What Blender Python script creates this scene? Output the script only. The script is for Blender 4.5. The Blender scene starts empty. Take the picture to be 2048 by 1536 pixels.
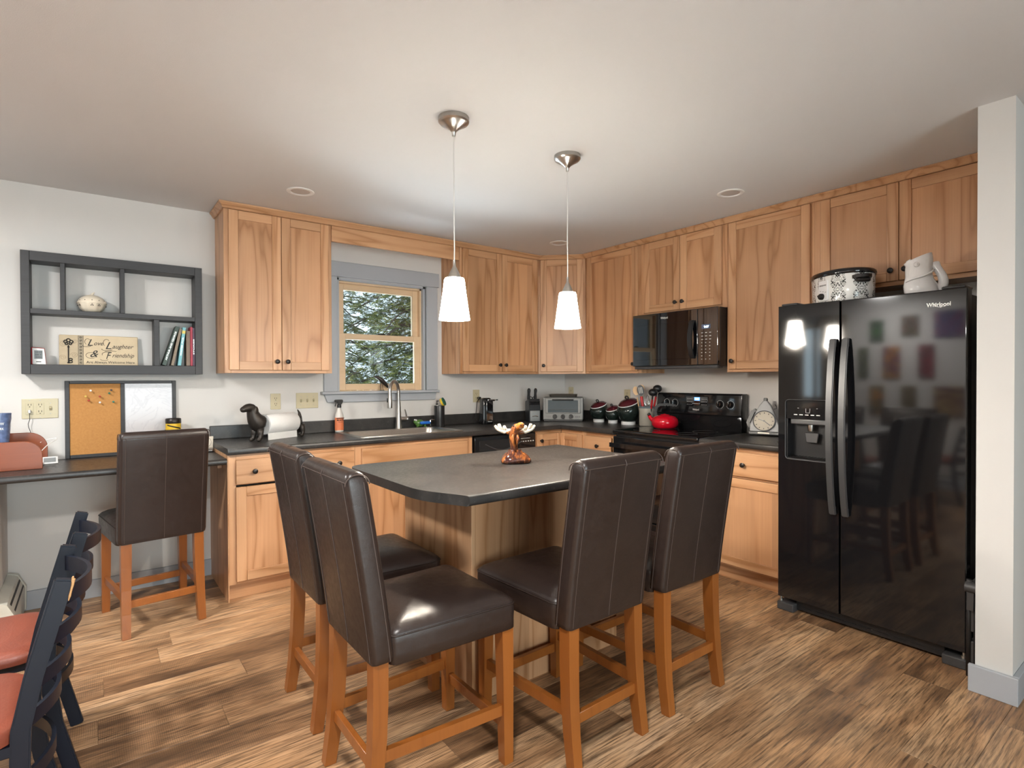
import bpy, bmesh, math, random
import numpy as np
from mathutils import Vector, Matrix
random.seed(7)
PI = math.pi
SC = bpy.context.scene
COL = SC.collection

# ------------------------------------------------------------------ camera
cam_d = bpy.data.cameras.new('camera')
cam = bpy.data.objects.new('camera', cam_d)
COL.objects.link(cam)
cam_d.sensor_width = 36.0
cam_d.lens = 36.0 * 1099.245 / 2048.0
cam_d.clip_start = 0.02
_F = Vector((0.6062399, 0.79522008, -0.0099095))
_R = Vector((0.79523601, -0.60629166, -0.00317904))
_U = Vector((0.00853608, 0.00595313, 0.99994585))
cam.matrix_world = Matrix(((_R.x, _U.x, -_F.x, -3.88357), (_R.y, _U.y, -_F.y, -4.19495), (_R.z, _U.z, -_F.z, 1.32013), (0, 0, 0, 1)))
SC.camera = cam

# ------------------------------------------------------------------ view, sky, daylight
SC.view_settings.view_transform = 'Standard'
SC.view_settings.look = 'None'
SC.view_settings.gamma = 1.0
SC.view_settings.use_curve_mapping = False
SC.view_settings.exposure = 0.98
SC.cycles.max_bounces = 8
SC.cycles.diffuse_bounces = 5
SC.cycles.glossy_bounces = 4
SC.cycles.transmission_bounces = 6
SC.cycles.transparent_max_bounces = 8
SC.cycles.sample_clamp_indirect = 6.0
SC.cycles.caustics_reflective = False
SC.cycles.caustics_refractive = False

world = bpy.data.worlds.new('overcast_sky')
SC.world = world
world.use_nodes = True
_bg = world.node_tree.nodes['Background']
_bg.inputs[0].default_value = (0.80, 0.90, 1.0, 1)
_bg.inputs[1].default_value = 1.0

def area(name, loc, target, sx, sy, power, color):
    d = bpy.data.lights.new(name, 'AREA')
    d.shape = 'RECTANGLE'; d.size = sx; d.size_y = sy
    d.energy = power; d.color = color
    o = bpy.data.objects.new(name, d)
    o.location = loc
    v = Vector(target) - Vector(loc)
    o.rotation_euler = v.to_track_quat('-Z', 'Y').to_euler()
    COL.objects.link(o)
    return o
# daylight coming in through the openings behind and to the left of the camera
area('daylight_patio', (-3.35, -7.05, 1.05), (-2.7, -1.8, 1.5), 2.9, 2.0, 105, (0.96, 0.98, 1.0))
area('daylight_left_small', (-5.75, -0.66, 1.55), (0, -0.66, 1.5), 0.38, 1.0, 3, (0.75, 0.88, 1.0))
area('snow_bounce_sink', (-2.0, 0.75, 0.85), (-1.9, -1.2, 2.4), 1.0, 0.7, 72, (0.82, 0.91, 1.0))

# ------------------------------------------------------------------ helpers
def col4(c): return (c[0], c[1], c[2], 1.0)
def s2l(r, g, b):
    f = lambda v: (v / 255 / 12.92) if v / 255 <= 0.04045 else ((v / 255 + 0.055) / 1.055) ** 2.4
    return (f(r), f(g), f(b))

class NT:
    def __init__(self, name):
        self.m = bpy.data.materials.new(name)
        self.m.use_nodes = True
        self.t = self.m.node_tree
        self.t.nodes.clear()
        self.out = self.t.nodes.new('ShaderNodeOutputMaterial')
    def n(self, typ, ins=None, **props):
        nd = self.t.nodes.new(typ)
        for k, v in props.items():
            setattr(nd, k, v)
        for k, v in (ins or {}).items():
            sock = nd.inputs[k]
            if isinstance(v, bpy.types.NodeSocket): self.t.links.new(v, sock)
            elif isinstance(v, bpy.types.Node): self.t.links.new(v.outputs[0], sock)
            else: sock.default_value = v
        return nd
    def math(self, op, a, b=None, c=None):
        ins = {0: a}
        if b is not None: ins[1] = b
        if c is not None: ins[2] = c
        return self.n('ShaderNodeMath', ins, operation=op).outputs[0]
    def vm(self, op, a, b):
        return self.n('ShaderNodeVectorMath', {0: a, 1: b}, operation=op).outputs[0]
    def mix(self, fac, a, b, blend='MIX'):
        nd = self.t.nodes.new('ShaderNodeMix'); nd.data_type = 'RGBA'; nd.blend_type = blend
        for sock, v in ((nd.inputs[0], fac), (nd.inputs[6], a), (nd.inputs[7], b)):
            if isinstance(v, bpy.types.NodeSocket): self.t.links.new(v, sock)
            else: sock.default_value = v if not isinstance(v, tuple) or len(v) == 4 else col4(v)
        return nd.outputs[2]
    def ramp(self, fac, stops, interp='LINEAR'):
        nd = self.n('ShaderNodeValToRGB', {0: fac})
        cr = nd.color_ramp; cr.interpolation = interp
        while len(cr.elements) < len(stops): cr.elements.new(0.5)
        for e, (p, c) in zip(cr.elements, stops):
            e.position = p
            e.color = col4(c) if not isinstance(c, float) else (c, c, c, 1)
        return nd.outputs[0]
    def noise(self, vec, scale, detail=2.0, rough=0.5, dist=0.0):
        return self.n('ShaderNodeTexNoise', {'Vector': vec, 'Scale': scale, 'Detail': detail, 'Roughness': rough, 'Distortion': dist}).outputs[0]
    def coords(self, rnd=True):
        o = self.n('ShaderNodeTexCoord').outputs['Object']
        if not rnd: return o, None
        r = self.n('ShaderNodeObjectInfo').outputs['Random']
        off = self.n('ShaderNodeCombineXYZ', {0: self.math('MULTIPLY', r, 13.7), 1: self.math('MULTIPLY', r, 7.9), 2: self.math('MULTIPLY', r, 29.3)}).outputs[0]
        return self.vm('ADD', o, off), r
    def bsdf(self, color, rough=0.5, metal=0.0, bump=None, bstr=0.1, bdist=0.01, **kw):
        b = self.n('ShaderNodeBsdfPrincipled')
        ins = {'Base Color': color, 'Roughness': rough, 'Metallic': metal}
        ins.update(kw)
        for k, v in ins.items():
            sock = b.inputs[k]
            if isinstance(v, bpy.types.NodeSocket): self.t.links.new(v, sock)
            else: sock.default_value = col4(v) if isinstance(v, tuple) and len(v) == 3 and sock.type == 'RGBA' else v
        if bump is not None:
            bn = self.n('ShaderNodeBump', {'Height': bump, 'Strength': bstr, 'Distance': bdist})
            self.t.links.new(bn.outputs[0], b.inputs['Normal'])
        self.t.links.new(b.outputs[0], self.out.inputs[0])
        return self.m

def plain(name, color, rough=0.5, metal=0.0, var=0.06, scale=30.0, bstr=0.0, **kw):
    t = NT(name)
    c, _ = t.coords(False)
    n = t.noise(c, scale, 3)
    d = tuple(max(0, v * (1 - var)) for v in color); l = tuple(min(1, v * (1 + var)) for v in color)
    colr = t.mix(n, d, l)
    return t.bsdf(colr, rough, metal, bump=n if bstr else None, bstr=bstr, bdist=0.002, **kw)

def wood(name, light, dark, axis=2, rough=0.38, ring=0.45, fib=0.35, var=0.22, bands=0.0, sc=1.0, coat=0.0):
    t = NT(name)
    c, r = t.coords()
    s1 = [1.0, 1.0, 1.0]; s1[axis] = 0.10
    s2 = [1.0, 1.0, 1.0]; s2[axis] = 0.015
    a = t.vm('MULTIPLY', c, tuple(s1)); f = t.vm('MULTIPLY', c, tuple(s2))
    n1 = t.noise(a, 5.0 * sc, 2.0, 0.45, 0.35)
    rings = t.math('PINGPONG', t.math('MULTIPLY', n1, 13.0), 1.0)
    rings = t.math('POWER', rings, 4.0)
    n2 = t.noise(f, 170.0 * sc, 3.0, 0.6)
    n3 = t.noise(c, 3.0 * sc, 2.0)
    fac = t.math('ADD', t.math('MULTIPLY', rings, ring), t.math('MULTIPLY', n2, fib))
    fac = t.math('ADD', fac, t.math('MULTIPLY', t.math('SUBTRACT', n3, 0.5), 0.5))
    colr = t.mix(fac, light, dark)
    # occasional small knots
    vo = t.n('ShaderNodeTexVoronoi', {'Vector': t.vm('MULTIPLY', c, tuple(1.0 if i != axis else 0.45 for i in range(3))), 'Scale': 2.6 * sc})
    kn = t.math('SUBTRACT', 1.0, t.math('MINIMUM', t.math('MULTIPLY', vo.outputs['Distance'], 15.0), 1.0))
    colr = t.mix(t.math('MULTIPLY', kn, 0.8), colr, tuple(v * 0.35 for v in dark))
    val = t.math('ADD', 1.0 - var / 2, t.math('MULTIPLY', r, var))
    if bands:
        sep = t.n('ShaderNodeSeparateXYZ', {0: c})
        cell = t.math('FLOOR', t.math('MULTIPLY', sep.outputs[0], 9.0))
        wn = t.n('ShaderNodeTexWhiteNoise', {'W': cell}, noise_dimensions='1D').outputs[0]
        val = t.math('MULTIPLY', val, t.math('ADD', 1.0 - bands / 2, t.math('MULTIPLY', wn, bands)))
    hsv = t.n('ShaderNodeHueSaturation', {'Color': colr, 'Value': val, 'Hue': 0.5, 'Saturation': 1.0}).outputs[0]
    return t.bsdf(hsv, rough, 0.0, bump=n2, bstr=0.05, bdist=0.002, **({'Coat Weight': coat, 'Coat Roughness': 0.2} if coat else {}))

def emis(name, color, strength):
    t = NT(name)
    e = t.n('ShaderNodeEmission', {'Color': col4(color), 'Strength': strength})
    t.t.links.new(e.outputs[0], t.out.inputs[0])
    return t.m

def glassy(name, tint=(0.9, 0.95, 0.95), rough=0.02, fac=0.12):
    # thin sheet of glass: mostly see-through with a faint mirror
    t = NT(name)
    tr = t.n('ShaderNodeBsdfTransparent', {'Color': col4(tint)})
    gl = t.n('ShaderNodeBsdfGlossy', {'Color': (1, 1, 1, 1), 'Roughness': rough})
    fr = t.n('ShaderNodeFresnel', {'IOR': 1.45})
    mx = t.n('ShaderNodeMixShader', {0: t.math('ADD', t.math('MULTIPLY', fr.outputs[0], 0.9), fac * 0.2), 1: tr.outputs[0], 2: gl.outputs[0]})
    t.t.links.new(mx.outputs[0], t.out.inputs[0])
    return t.m

# ------------------------------------------------------------------ mesh helpers
def bm_new(): return bmesh.new()

def _join(bm, tmp):
    me = bpy.data.meshes.new('tmp'); tmp.to_mesh(me); tmp.free()
    bm.from_mesh(me); bpy.data.meshes.remove(me)

def box(bm, x0, x1, y0, y1, z0, z1, r=0.0, seg=2):
    t = bmesh.new()
    bmesh.ops.create_cube(t, size=1.0)
    bmesh.ops.scale(t, vec=(abs(x1 - x0), abs(y1 - y0), abs(z1 - z0)), verts=t.verts)
    bmesh.ops.translate(t, vec=((x0 + x1) / 2, (y0 + y1) / 2, (z0 + z1) / 2), verts=t.verts)
    if r > 0:
        r = min(r, abs(x1 - x0) * .49, abs(y1 - y0) * .49, abs(z1 - z0) * .49)
        bmesh.ops.bevel(t, geom=list(t.edges), offset=r, segments=seg, profile=0.5, affect='EDGES')
        t.normal_update()
        for f in t.faces: f.smooth = max(abs(c) for c in f.normal) < 0.999
    _join(bm, t)
    return bm

def lathe(bm, prof, seg=24, c=(0, 0, 0), axis='z', sx=1.0, sy=1.0):
    t = bmesh.new()
    rings = []
    for (r, z) in prof:
        if r <= 1e-6:
            rings.append([t.verts.new((0, 0, z))])
        else:
            rings.append([t.verts.new((r * sx * math.cos(2 * PI * i / seg), r * sy * math.sin(2 * PI * i / seg), z)) for i in range(seg)])
    for a, b in zip(rings, rings[1:]):
        if len(a) == 1 and len(b) == 1: continue
        for i in range(seg):
            j = (i + 1) % seg
            if len(a) == 1: t.faces.new((a[0], b[j], b[i]))
            elif len(b) == 1: t.faces.new((a[i], a[j], b[0]))
            else: t.faces.new((a[i], a[j], b[j], b[i]))
    if axis == 'y': bmesh.ops.rotate(t, matrix=Matrix.Rotation(PI / 2, 3, 'X'), verts=t.verts)   # z -> -y
    if axis == 'x': bmesh.ops.rotate(t, matrix=Matrix.Rotation(-PI / 2, 3, 'Y'), verts=t.verts)  # z -> -x
    bmesh.ops.translate(t, vec=c, verts=t.verts)
    bmesh.ops.recalc_face_normals(t, faces=t.faces)
    for f in t.faces: f.smooth = True
    _join(bm, t)
    return bm

def loft(bm, rings, cap0=True, cap1=True, closed=True):
    t = bmesh.new()
    vs = [[t.verts.new(p) for p in rg] for rg in rings]
    n = len(vs[0])
    for a, b in zip(vs, vs[1:]):
        for i in range(n if closed else n - 1):
            j = (i + 1) % n
            t.faces.new((a[i], a[j], b[j], b[i]))
    if cap0: t.faces.new(list(reversed(vs[0])))
    if cap1: t.faces.new(vs[-1])
    bmesh.ops.recalc_face_normals(t, faces=t.faces)
    for f in t.faces: f.smooth = len(f.verts) == 4
    _join(bm, t)
    return bm

def tube(bm, pts, rad, seg=8, cap=True, flat=None):
    pts = [Vector(p) for p in pts]
    n = len(pts)
    rads = rad if isinstance(rad, (list, tuple)) else [rad] * n
    T = []
    for i in range(n):
        d = pts[min(i + 1, n - 1)] - pts[max(i - 1, 0)]
        T.append(d.normalized() if d.length > 1e-9 else Vector((0, 0, 1)))
    up = Vector((0, 0, 1)) if abs(T[0].z) < 0.9 else Vector((1, 0, 0))
    N = T[0].cross(up).normalized()
    rings = []
    for i in range(n):
        N = (N - T[i] * N.dot(T[i]))
        if N.length < 1e-6: N = T[i].orthogonal()
        N.normalize()
        B = T[i].cross(N)
        rings.append([pts[i] + (N * math.cos(2 * PI * k / seg) + B * math.sin(2 * PI * k / seg) * (flat or 1.0)) * rads[i] for k in range(seg)])
    return loft(bm, rings, cap, cap)

def bar(bm, pts, w, h, side=(1, 0, 0)):
    """rectangular-section bar along pts; side = direction of width"""
    pts = [Vector(p) for p in pts]; n = len(pts); side = Vector(side)
    rings = []
    for i in range(n):
        d = (pts[min(i + 1, n - 1)] - pts[max(i - 1, 0)]).normalized()
        s = (side - d * side.dot(d)).normalized()
        u = d.cross(s).normalized()
        ww = w[i] if isinstance(w, (list, tuple)) else w
        hh = h[i] if isinstance(h, (list, tuple)) else h
        rings.append([pts[i] + s * ww / 2 * a + u * hh / 2 * b for a, b in ((-1, -1), (1, -1), (1, 1), (-1, 1))])
    return loft(bm, rings)

def prism(bm, poly, a, b, axis='z', r=0.0, seg=2):
    """extrude a 2D polygon between a and b along axis.  z: (x,y)  y: (x,z)  x: (y,z)"""
    t = bmesh.new()
    def P(p, k):
        return {'z': (p[0], p[1], k), 'y': (p[0], k, p[1]), 'x': (k, p[0], p[1])}[axis]
    v0 = [t.verts.new(P(p, a)) for p in poly]; v1 = [t.verts.new(P(p, b)) for p in poly]
    t.faces.new(v0); t.faces.new(v1)
    n = len(poly)
    for i in range(n): t.faces.new((v0[i], v0[(i + 1) % n], v1[(i + 1) % n], v1[i]))
    bmesh.ops.recalc_face_normals(t, faces=t.faces)
    if r:
        es = [e for e in t.edges if len(e.link_faces) == 2 and e.calc_face_angle(0) > 0.7]
        bmesh.ops.bevel(t, geom=es, offset=r, segments=seg, profile=0.5, affect='EDGES')
    big = max((f.calc_area() for f in t.faces), default=0)
    for f in t.faces: f.smooth = f.calc_area() < big * .9
    _join(bm, t)
    return bm

def rrect(x0, x1, y0, y1, r, n=5):
    pts = []
    for cx, cy, a0 in ((x1 - r, y1 - r, 0), (x0 + r, y1 - r, PI / 2), (x0 + r, y0 + r, PI), (x1 - r, y0 + r, 1.5 * PI)):
        for i in range(n + 1):
            a = a0 + PI / 2 * i / n
            pts.append((cx + r * math.cos(a), cy + r * math.sin(a)))
    return pts

def sphere(bm, c, r, seg=16, sx=1, sy=1, sz=1):
    t = bmesh.new()
    bmesh.ops.create_uvsphere(t, u_segments=seg, v_segments=max(8, seg // 2), radius=r)
    bmesh.ops.scale(t, vec=(sx, sy, sz), verts=t.verts)
    bmesh.ops.translate(t, vec=c, verts=t.verts)
    for f in t.faces: f.smooth = True
    _join(bm, t)
    return bm

def xf(bm, loc=(0, 0, 0), rx=0, ry=0, rz=0, s=1.0):
    m = Matrix.Translation(loc) @ Matrix.Rotation(rz, 4, 'Z') @ Matrix.Rotation(ry, 4, 'Y') @ Matrix.Rotation(rx, 4, 'X') @ Matrix.Scale(s, 4)
    bmesh.ops.transform(bm, matrix=m, verts=bm.verts)
    return bm

def mesh_of(name, bm, mat, smooth=None):
    me = bpy.data.meshes.new(name)
    bm.to_mesh(me); bm.free()
    for m in (mat if isinstance(mat, (list, tuple)) else [mat]): me.materials.append(m)
    if smooth is None:
        me.polygons.foreach_set('use_smooth', [False] * len(me.polygons))
    else:
        n = len(me.polygons)
        fl = np.zeros(n, dtype=bool); me.polygons.foreach_get('use_smooth', fl)
        if smooth < 3.0: me.set_sharp_from_angle(angle=smooth)
        me.polygons.foreach_set('use_smooth', fl)
    return me

def obj(name, bm, mat, parent=None, smooth=0.6, loc=None, rotz=0.0, label=None):
    me = bm if isinstance(bm, bpy.types.Mesh) else mesh_of(name, bm, mat, smooth)
    o = bpy.data.objects.new(name, me)
    COL.objects.link(o)
    if parent is not None: o.parent = parent
    if loc is not None: o.location = loc
    if rotz: o.rotation_euler = (0, 0, rotz)
    if label: o['label'] = label
    if name in ('key_marks', 'button_marks', 'hour_marks', 'dial_marks', 'marks', 'socket_holes', 'pierced_holes', 'scroll_ink', 'script_swash', 'stitching', 'screw'): o['kind'] = 'stuff'
    return o

def tag(o, label, cat, group=None, kind=None):
    o['label'] = label; o['category'] = cat
    if group: o['group'] = group
    if kind: o['kind'] = kind
    return o

def thing(name, label, cat, loc=(0, 0, 0), rotz=0.0, group=None):
    o = bpy.data.objects.new(name, None)
    o.empty_display_size = 0.1
    COL.objects.link(o)
    o.location = loc; o.rotation_euler = (0, 0, rotz)
    return tag(o, label, cat, group)

def struct(name, bm, mat, parent=None, smooth=None, label=None):
    o = obj(name, bm, mat, parent, smooth)
    if parent is None: o['kind'] = 'structure'
    if label: o['label'] = label
    return o

def dup(root, loc, rotz, label=None, group=None):
    def cp(o, par):
        c = o.copy(); COL.objects.link(c)
        if par is not None: c.parent = par
        for ch in o.children: cp(ch, c)
        return c
    r = cp(root, None)
    r.location = loc; r.rotation_euler = (0, 0, rotz)
    if label: r['label'] = label
    if group: r['group'] = group
    return r

def text_bm(body, size, width=None, extrude=0.0006, shear=0.0, align='LEFT', bold=0.0):
    cu = bpy.data.curves.new('txt', 'FONT')
    cu.body = body; cu.size = size; cu.extrude = extrude; cu.shear = shear; cu.align_x = align; cu.offset = bold
    cu.resolution_u = 3
    o = bpy.data.objects.new('txt', cu); COL.objects.link(o)
    dg = bpy.context.evaluated_depsgraph_get(); dg.update()
    me = bpy.data.meshes.new_from_object(o.evaluated_get(dg))
    bm = bmesh.new(); bm.from_mesh(me)
    bpy.data.meshes.remove(me); bpy.data.objects.remove(o); bpy.data.curves.remove(cu)
    if width and bm.verts:
        w = max(v.co.x for v in bm.verts) - min(v.co.x for v in bm.verts)
        bmesh.ops.scale(bm, vec=(width / w, 1, 1), verts=bm.verts)
    return bm

def text_front(body, size, at, width=None, shear=0.0, align='LEFT', bold=0.0, extrude=0.0006):
    """text standing upright and read from -y (local)"""
    bm = text_bm(body, size, width, extrude, shear, align, bold)
    return xf(bm, at, rx=PI / 2)

def skin(name, verts, edges, radii, mat, sub=2, parent=None, smooth=3.2):
    me = bpy.data.meshes.new(name + '_sk')
    me.from_pydata(verts, edges, [])
    o = bpy.data.objects.new(name + '_sk', me); COL.objects.link(o)
    m = o.modifiers.new('s', 'SKIN')
    for i, r in enumerate(radii):
        rr = r if isinstance(r, tuple) else (r, r)
        me.skin_vertices[0].data[i].radius = rr
    me.skin_vertices[0].data[0].use_root = True
    if sub:
        sb = o.modifiers.new('u', 'SUBSURF'); sb.levels = sub; sb.render_levels = sub
    dg = bpy.context.evaluated_depsgraph_get(); dg.update()
    out = bpy.data.meshes.new_from_object(o.evaluated_get(dg))
    bpy.data.objects.remove(o); bpy.data.meshes.remove(me)
    bm = bmesh.new(); bm.from_mesh(out); bpy.data.meshes.remove(out)
    for f in bm.faces: f.smooth = True
    return bm

# ------------------------------------------------------------------ materials
M = {}
def paint(name, c, bs=0.12, rough=0.75):
    t = NT(name)
    co, _ = t.coords(False)
    n = t.noise(co, 260.0, 3.0); n2 = t.noise(co, 1.4, 2.0)
    colr = t.mix(n2, tuple(v * 0.97 for v in c), tuple(min(1, v * 1.02) for v in c))
    return t.bsdf(colr, rough, bump=n, bstr=bs, bdist=0.002)
M['wall'] = paint('wall_paint', (0.65, 0.635, 0.61))
M['ceil'] = paint('ceiling_paint', (0.62, 0.615, 0.61), 0.2)
M['trim'] = paint('grey_trim_paint', (0.40, 0.42, 0.45), 0.05, 0.45)
M['wood_v'] = wood('alder_vertical', (0.64, 0.375, 0.205), (0.41, 0.20, 0.088), 2, ring=.85, fib=.55, bands=0.0)
M['wood_panel'] = wood('alder_panel', (0.60, 0.335, 0.178), (0.38, 0.18, 0.078), 2, ring=.8, fib=.55, bands=0.26)
M['wood_h'] = wood('alder_horizontal', (0.62, 0.36, 0.195), (0.40, 0.195, 0.084), 0, ring=.85, fib=.55, bands=0.0)
M['legwood'] = wood('honey_stained_wood', (0.29, 0.092, 0.017), (0.15, 0.040, 0.008), 2, 0.3, 0.25, 0.35, 0.2, coat=0.3)
M['pine'] = wood('pine_sash', (0.72, 0.53, 0.34), (0.58, 0.38, 0.20), 0, 0.45, 0.2, 0.25, 0.1)
M['cherry'] = wood('cherry_red_wood', (0.25, 0.060, 0.017), (0.14, 0.028, 0.008), 0, 0.3, 0.35, 0.4, 0.1)
M['darkshelf'] = wood('black_stained_wood', (0.036, 0.036, 0.039), (0.012, 0.0115, 0.012), 0, 0.5, 0.2, 0.7, 0.2)
M['black'] = plain('black_plastic', (0.012, 0.012, 0.013), 0.35)
M['blackgloss'] = plain('black_gloss', (0.008, 0.008, 0.009), 0.08)
M['fridgeblack'] = plain('black_appliance_enamel', (0.007, 0.007, 0.008), 0.06, IOR=1.65)
M['blackglass'] = plain('black_glass', (0.004, 0.004, 0.005), 0.03, IOR=2.0)
M['darkgrey'] = plain('dark_grey_plastic', (0.045, 0.045, 0.047), 0.4)
M['handlegrey'] = plain('smoke_satin_handle', (0.095, 0.095, 0.098), 0.38, 0.6)
M['bronze'] = plain('dark_bronze_knob', (0.020, 0.016, 0.014), 0.35, 0.4)
M['steel'] = plain('brushed_nickel', (0.50, 0.48, 0.45), 0.28, 1.0, 0.1, 90)
M['chrome'] = plain('chrome', (0.75, 0.75, 0.75), 0.12, 1.0)
M['white'] = plain('white_plastic', (0.78, 0.77, 0.75), 0.4)
M['whiteglaze'] = plain('white_glaze', (0.80, 0.80, 0.80), 0.1)
M['letter'] = plain('silver_lettering', (0.72, 0.72, 0.70), 0.3, 0.3)
M['navy'] = plain('navy_painted_metal', (0.0035, 0.006, 0.014), 0.42, **{'Specular IOR Level': .35})
M['almond'] = plain('almond_plastic', (0.52, 0.46, 0.30), 0.35)
M['slot'] = plain('dark_slot', (0.02, 0.017, 0.015), 0.6)
M['heater'] = plain('heater_enamel', (0.56, 0.55, 0.48), 0.4)
M['glass'] = glassy('window_glass')
M['thread'] = plain('brown_thread', (0.055, 0.036, 0.029), 0.6)
M['green'] = plain('scrub_green', (0.010, 0.10, 0.065), 0.8, var=0.3, scale=300)
M['yellow'] = plain('sponge_yellow', (0.72, 0.50, 0.03), 0.8, var=0.15, scale=200)
M['red'] = plain('red_enamel', (0.52, 0.004, 0.016), 0.08)
M['redplastic'] = plain('red_handle', (0.45, 0.008, 0.012), 0.3)
M['spoonwood'] = plain('beech_spoon', (0.62, 0.40, 0.20), 0.5, var=0.12)
M['castiron'] = plain('cast_bronze', (0.040, 0.033, 0.028), 0.42, 0.5, 0.35, 60, 0.3)
M['paper'] = plain('paper_towel', (0.82, 0.81, 0.79), 0.9, bstr=0.25, scale=160)
M['cream'] = plain('cream_ceramic', (0.74, 0.66, 0.53), 0.3, var=0.1)
M['vinyl'] = plain('rust_vinyl', (0.20, 0.048, 0.026), 0.42, var=0.12, scale=140, bstr=0.25)

def leather():
    t = NT('dark_brown_leather')
    c, r = t.coords()
    n1 = t.noise(c, 9.0, 4.0, 0.6); n2 = t.noise(c, 380.0, 2.0); n3 = t.noise(c, 45.0, 3.0, 0.6)
    colr = t.mix(n1, (0.016, 0.0095, 0.0078), (0.030, 0.0185, 0.0150))
    scuff = t.ramp(t.noise(c, 16.0, 6.0, 0.75), [(0.66, 0.0), (0.84, 0.35)])
    colr = t.mix(scuff, colr, (0.085, 0.065, 0.056))
    rg = t.ramp(n3, [(0.3, 0.30), (0.7, 0.42)])
    h = t.math('ADD', t.math('MULTIPLY', n2, 0.4), n3)
    return t.bsdf(colr, rg, bump=t.math('ADD', h, t.math('MULTIPLY', n1, .9)), bstr=0.13, bdist=0.004)
M['leather'] = leather()

def laminate():
    t = NT('charcoal_slate_laminate')
    c, r = t.coords(False)
    n1 = t.noise(c, 5.0, 6.0, 0.65, 0.8); n2 = t.noise(c, 60.0, 5.0, 0.7, 0.4)
    colr = t.mix(t.ramp(n1, [(0.35, 0.0), (0.7, 1.0)]), (0.018, 0.0178, 0.018), (0.046, 0.042, 0.039))
    fl = t.ramp(n2, [(0.58, 0.0), (0.72, 0.55)])
    colr = t.mix(fl, colr, (0.10, 0.093, 0.088))
    return t.bsdf(colr, t.ramp(n2, [(0.3, 0.27), (0.7, 0.42)]), bump=n2, bstr=0.06, bdist=0.002)
M['laminate'] = laminate()

def floor_mat():
    t = NT('rustic_plank')
    c, r = t.coords()
    a = t.vm('MULTIPLY', c, (0.16, 1.0, 1.0)); f = t.vm('MULTIPLY', c, (0.05, 1.0, 1.0))
    n1 = t.noise(a, 7.0, 5.0, 0.62, 0.9)
    n2 = t.noise(f, 130.0, 4.0, 0.65)
    n3 = t.noise(t.vm('MULTIPLY', c, (0.45, 1.0, 1.0)), 3.2, 3.0, 0.6, 0.5)
    fac = t.math('ADD', t.math('MULTIPLY', n1, 0.62), t.math('MULTIPLY', n3, 0.5))
    fac = t.math('ADD', t.math('SUBTRACT', fac, 0.10), t.math('MULTIPLY', t.math('SUBTRACT', r, 0.5), 0.26))
    colr = t.ramp(fac, [(0.18, (0.070, 0.036, 0.017)), (0.32, (0.245, 0.130, 0.062)), (0.43, (0.44, 0.250, 0.124)), (0.55, (0.58, 0.355, 0.190)), (0.76, (0.66, 0.46, 0.29))])
    colr = t.mix(t.ramp(n2, [(0.33, 0.85), (0.58, 0.0)]), colr, (0.045, 0.026, 0.016))
    # saw marks running across each board in patches
    sep = t.n('ShaderNodeSeparateXYZ', {0: c})
    w = t.math('SINE', t.math('ADD', t.math('MULTIPLY', sep.outputs[0], 950.0), t.math('MULTIPLY', n3, 22.0)))
    patch = t.ramp(t.noise(c, 2.3, 2.0), [(0.47, 0.0), (0.60, 1.0)])
    saw = t.math('MULTIPLY', t.math('MULTIPLY', t.math('ADD', w, 1.0), 0.5), patch)
    colr = t.mix(t.math('MULTIPLY', saw, 0.38), colr, (0.05, 0.031, 0.020))
    h = t.math('ADD', n2, t.math('MULTIPLY', saw, -0.35))
    return t.bsdf(colr, t.ramp(n2, [(0.3, 0.34), (0.7, 0.50)]), bump=h, bstr=0.14, bdist=0.003)
M['floor'] = floor_mat()

# ------------------------------------------------------------------ room shell
ZC = 2.446
XL, XH, YS = -5.6, 1.6, -6.6
b = bm_new(); box(b, XL - .1, XH + .1, YS - .1, .1, -.12, -.006)
floor = struct('floor', b, plain('subfloor', (0.05, 0.035, 0.025), 0.7))
tag(floor, 'rustic brown wood plank floor with saw marks', 'floor', kind='structure')
del floor['category']
PW, PL = 0.178, 1.22
starts = {}
y_ref = -1.531
known = {0: -3.88, 1: -3.48, 7: -0.835, 9: -1.42, 10: -1.02}
k0 = -9
pmesh = {}
def plank_mesh(L, W):
    key = (round(L, 3), round(W, 3))
    if key not in pmesh:
        bb = bm_new(); box(bb, 0.0004, L - 0.0004, 0.0004, W - 0.0004, -0.006, 0.0, 0.0007, 1)
        pmesh[key] = mesh_of('plank', bb, M['floor'])
    return pmesh[key]
rr = random.Random(3)
k = k0
while True:
    ytop = y_ref - k * PW
    ybot = ytop - PW
    if ytop <= YS + 0.001: break
    if ybot < -0.0 or ytop < 0.0:
        y1 = min(ytop, 0.0); y0 = max(ybot, YS)
        if y1 - y0 > 0.01:
            ph = known.get(k, rr.uniform(-PL, 0))
            x = ph
            while x > XL: x -= PL
            while x < XH:
                xa, xb = max(x, XL), min(x + PL, XH)
                if xb - xa > 0.015:
                    o = obj('plank', plank_mesh(xb - xa, y1 - y0), None, floor)
                    o.location = (xa, y0, 0.0)
                x += PL
    k += 1

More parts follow.
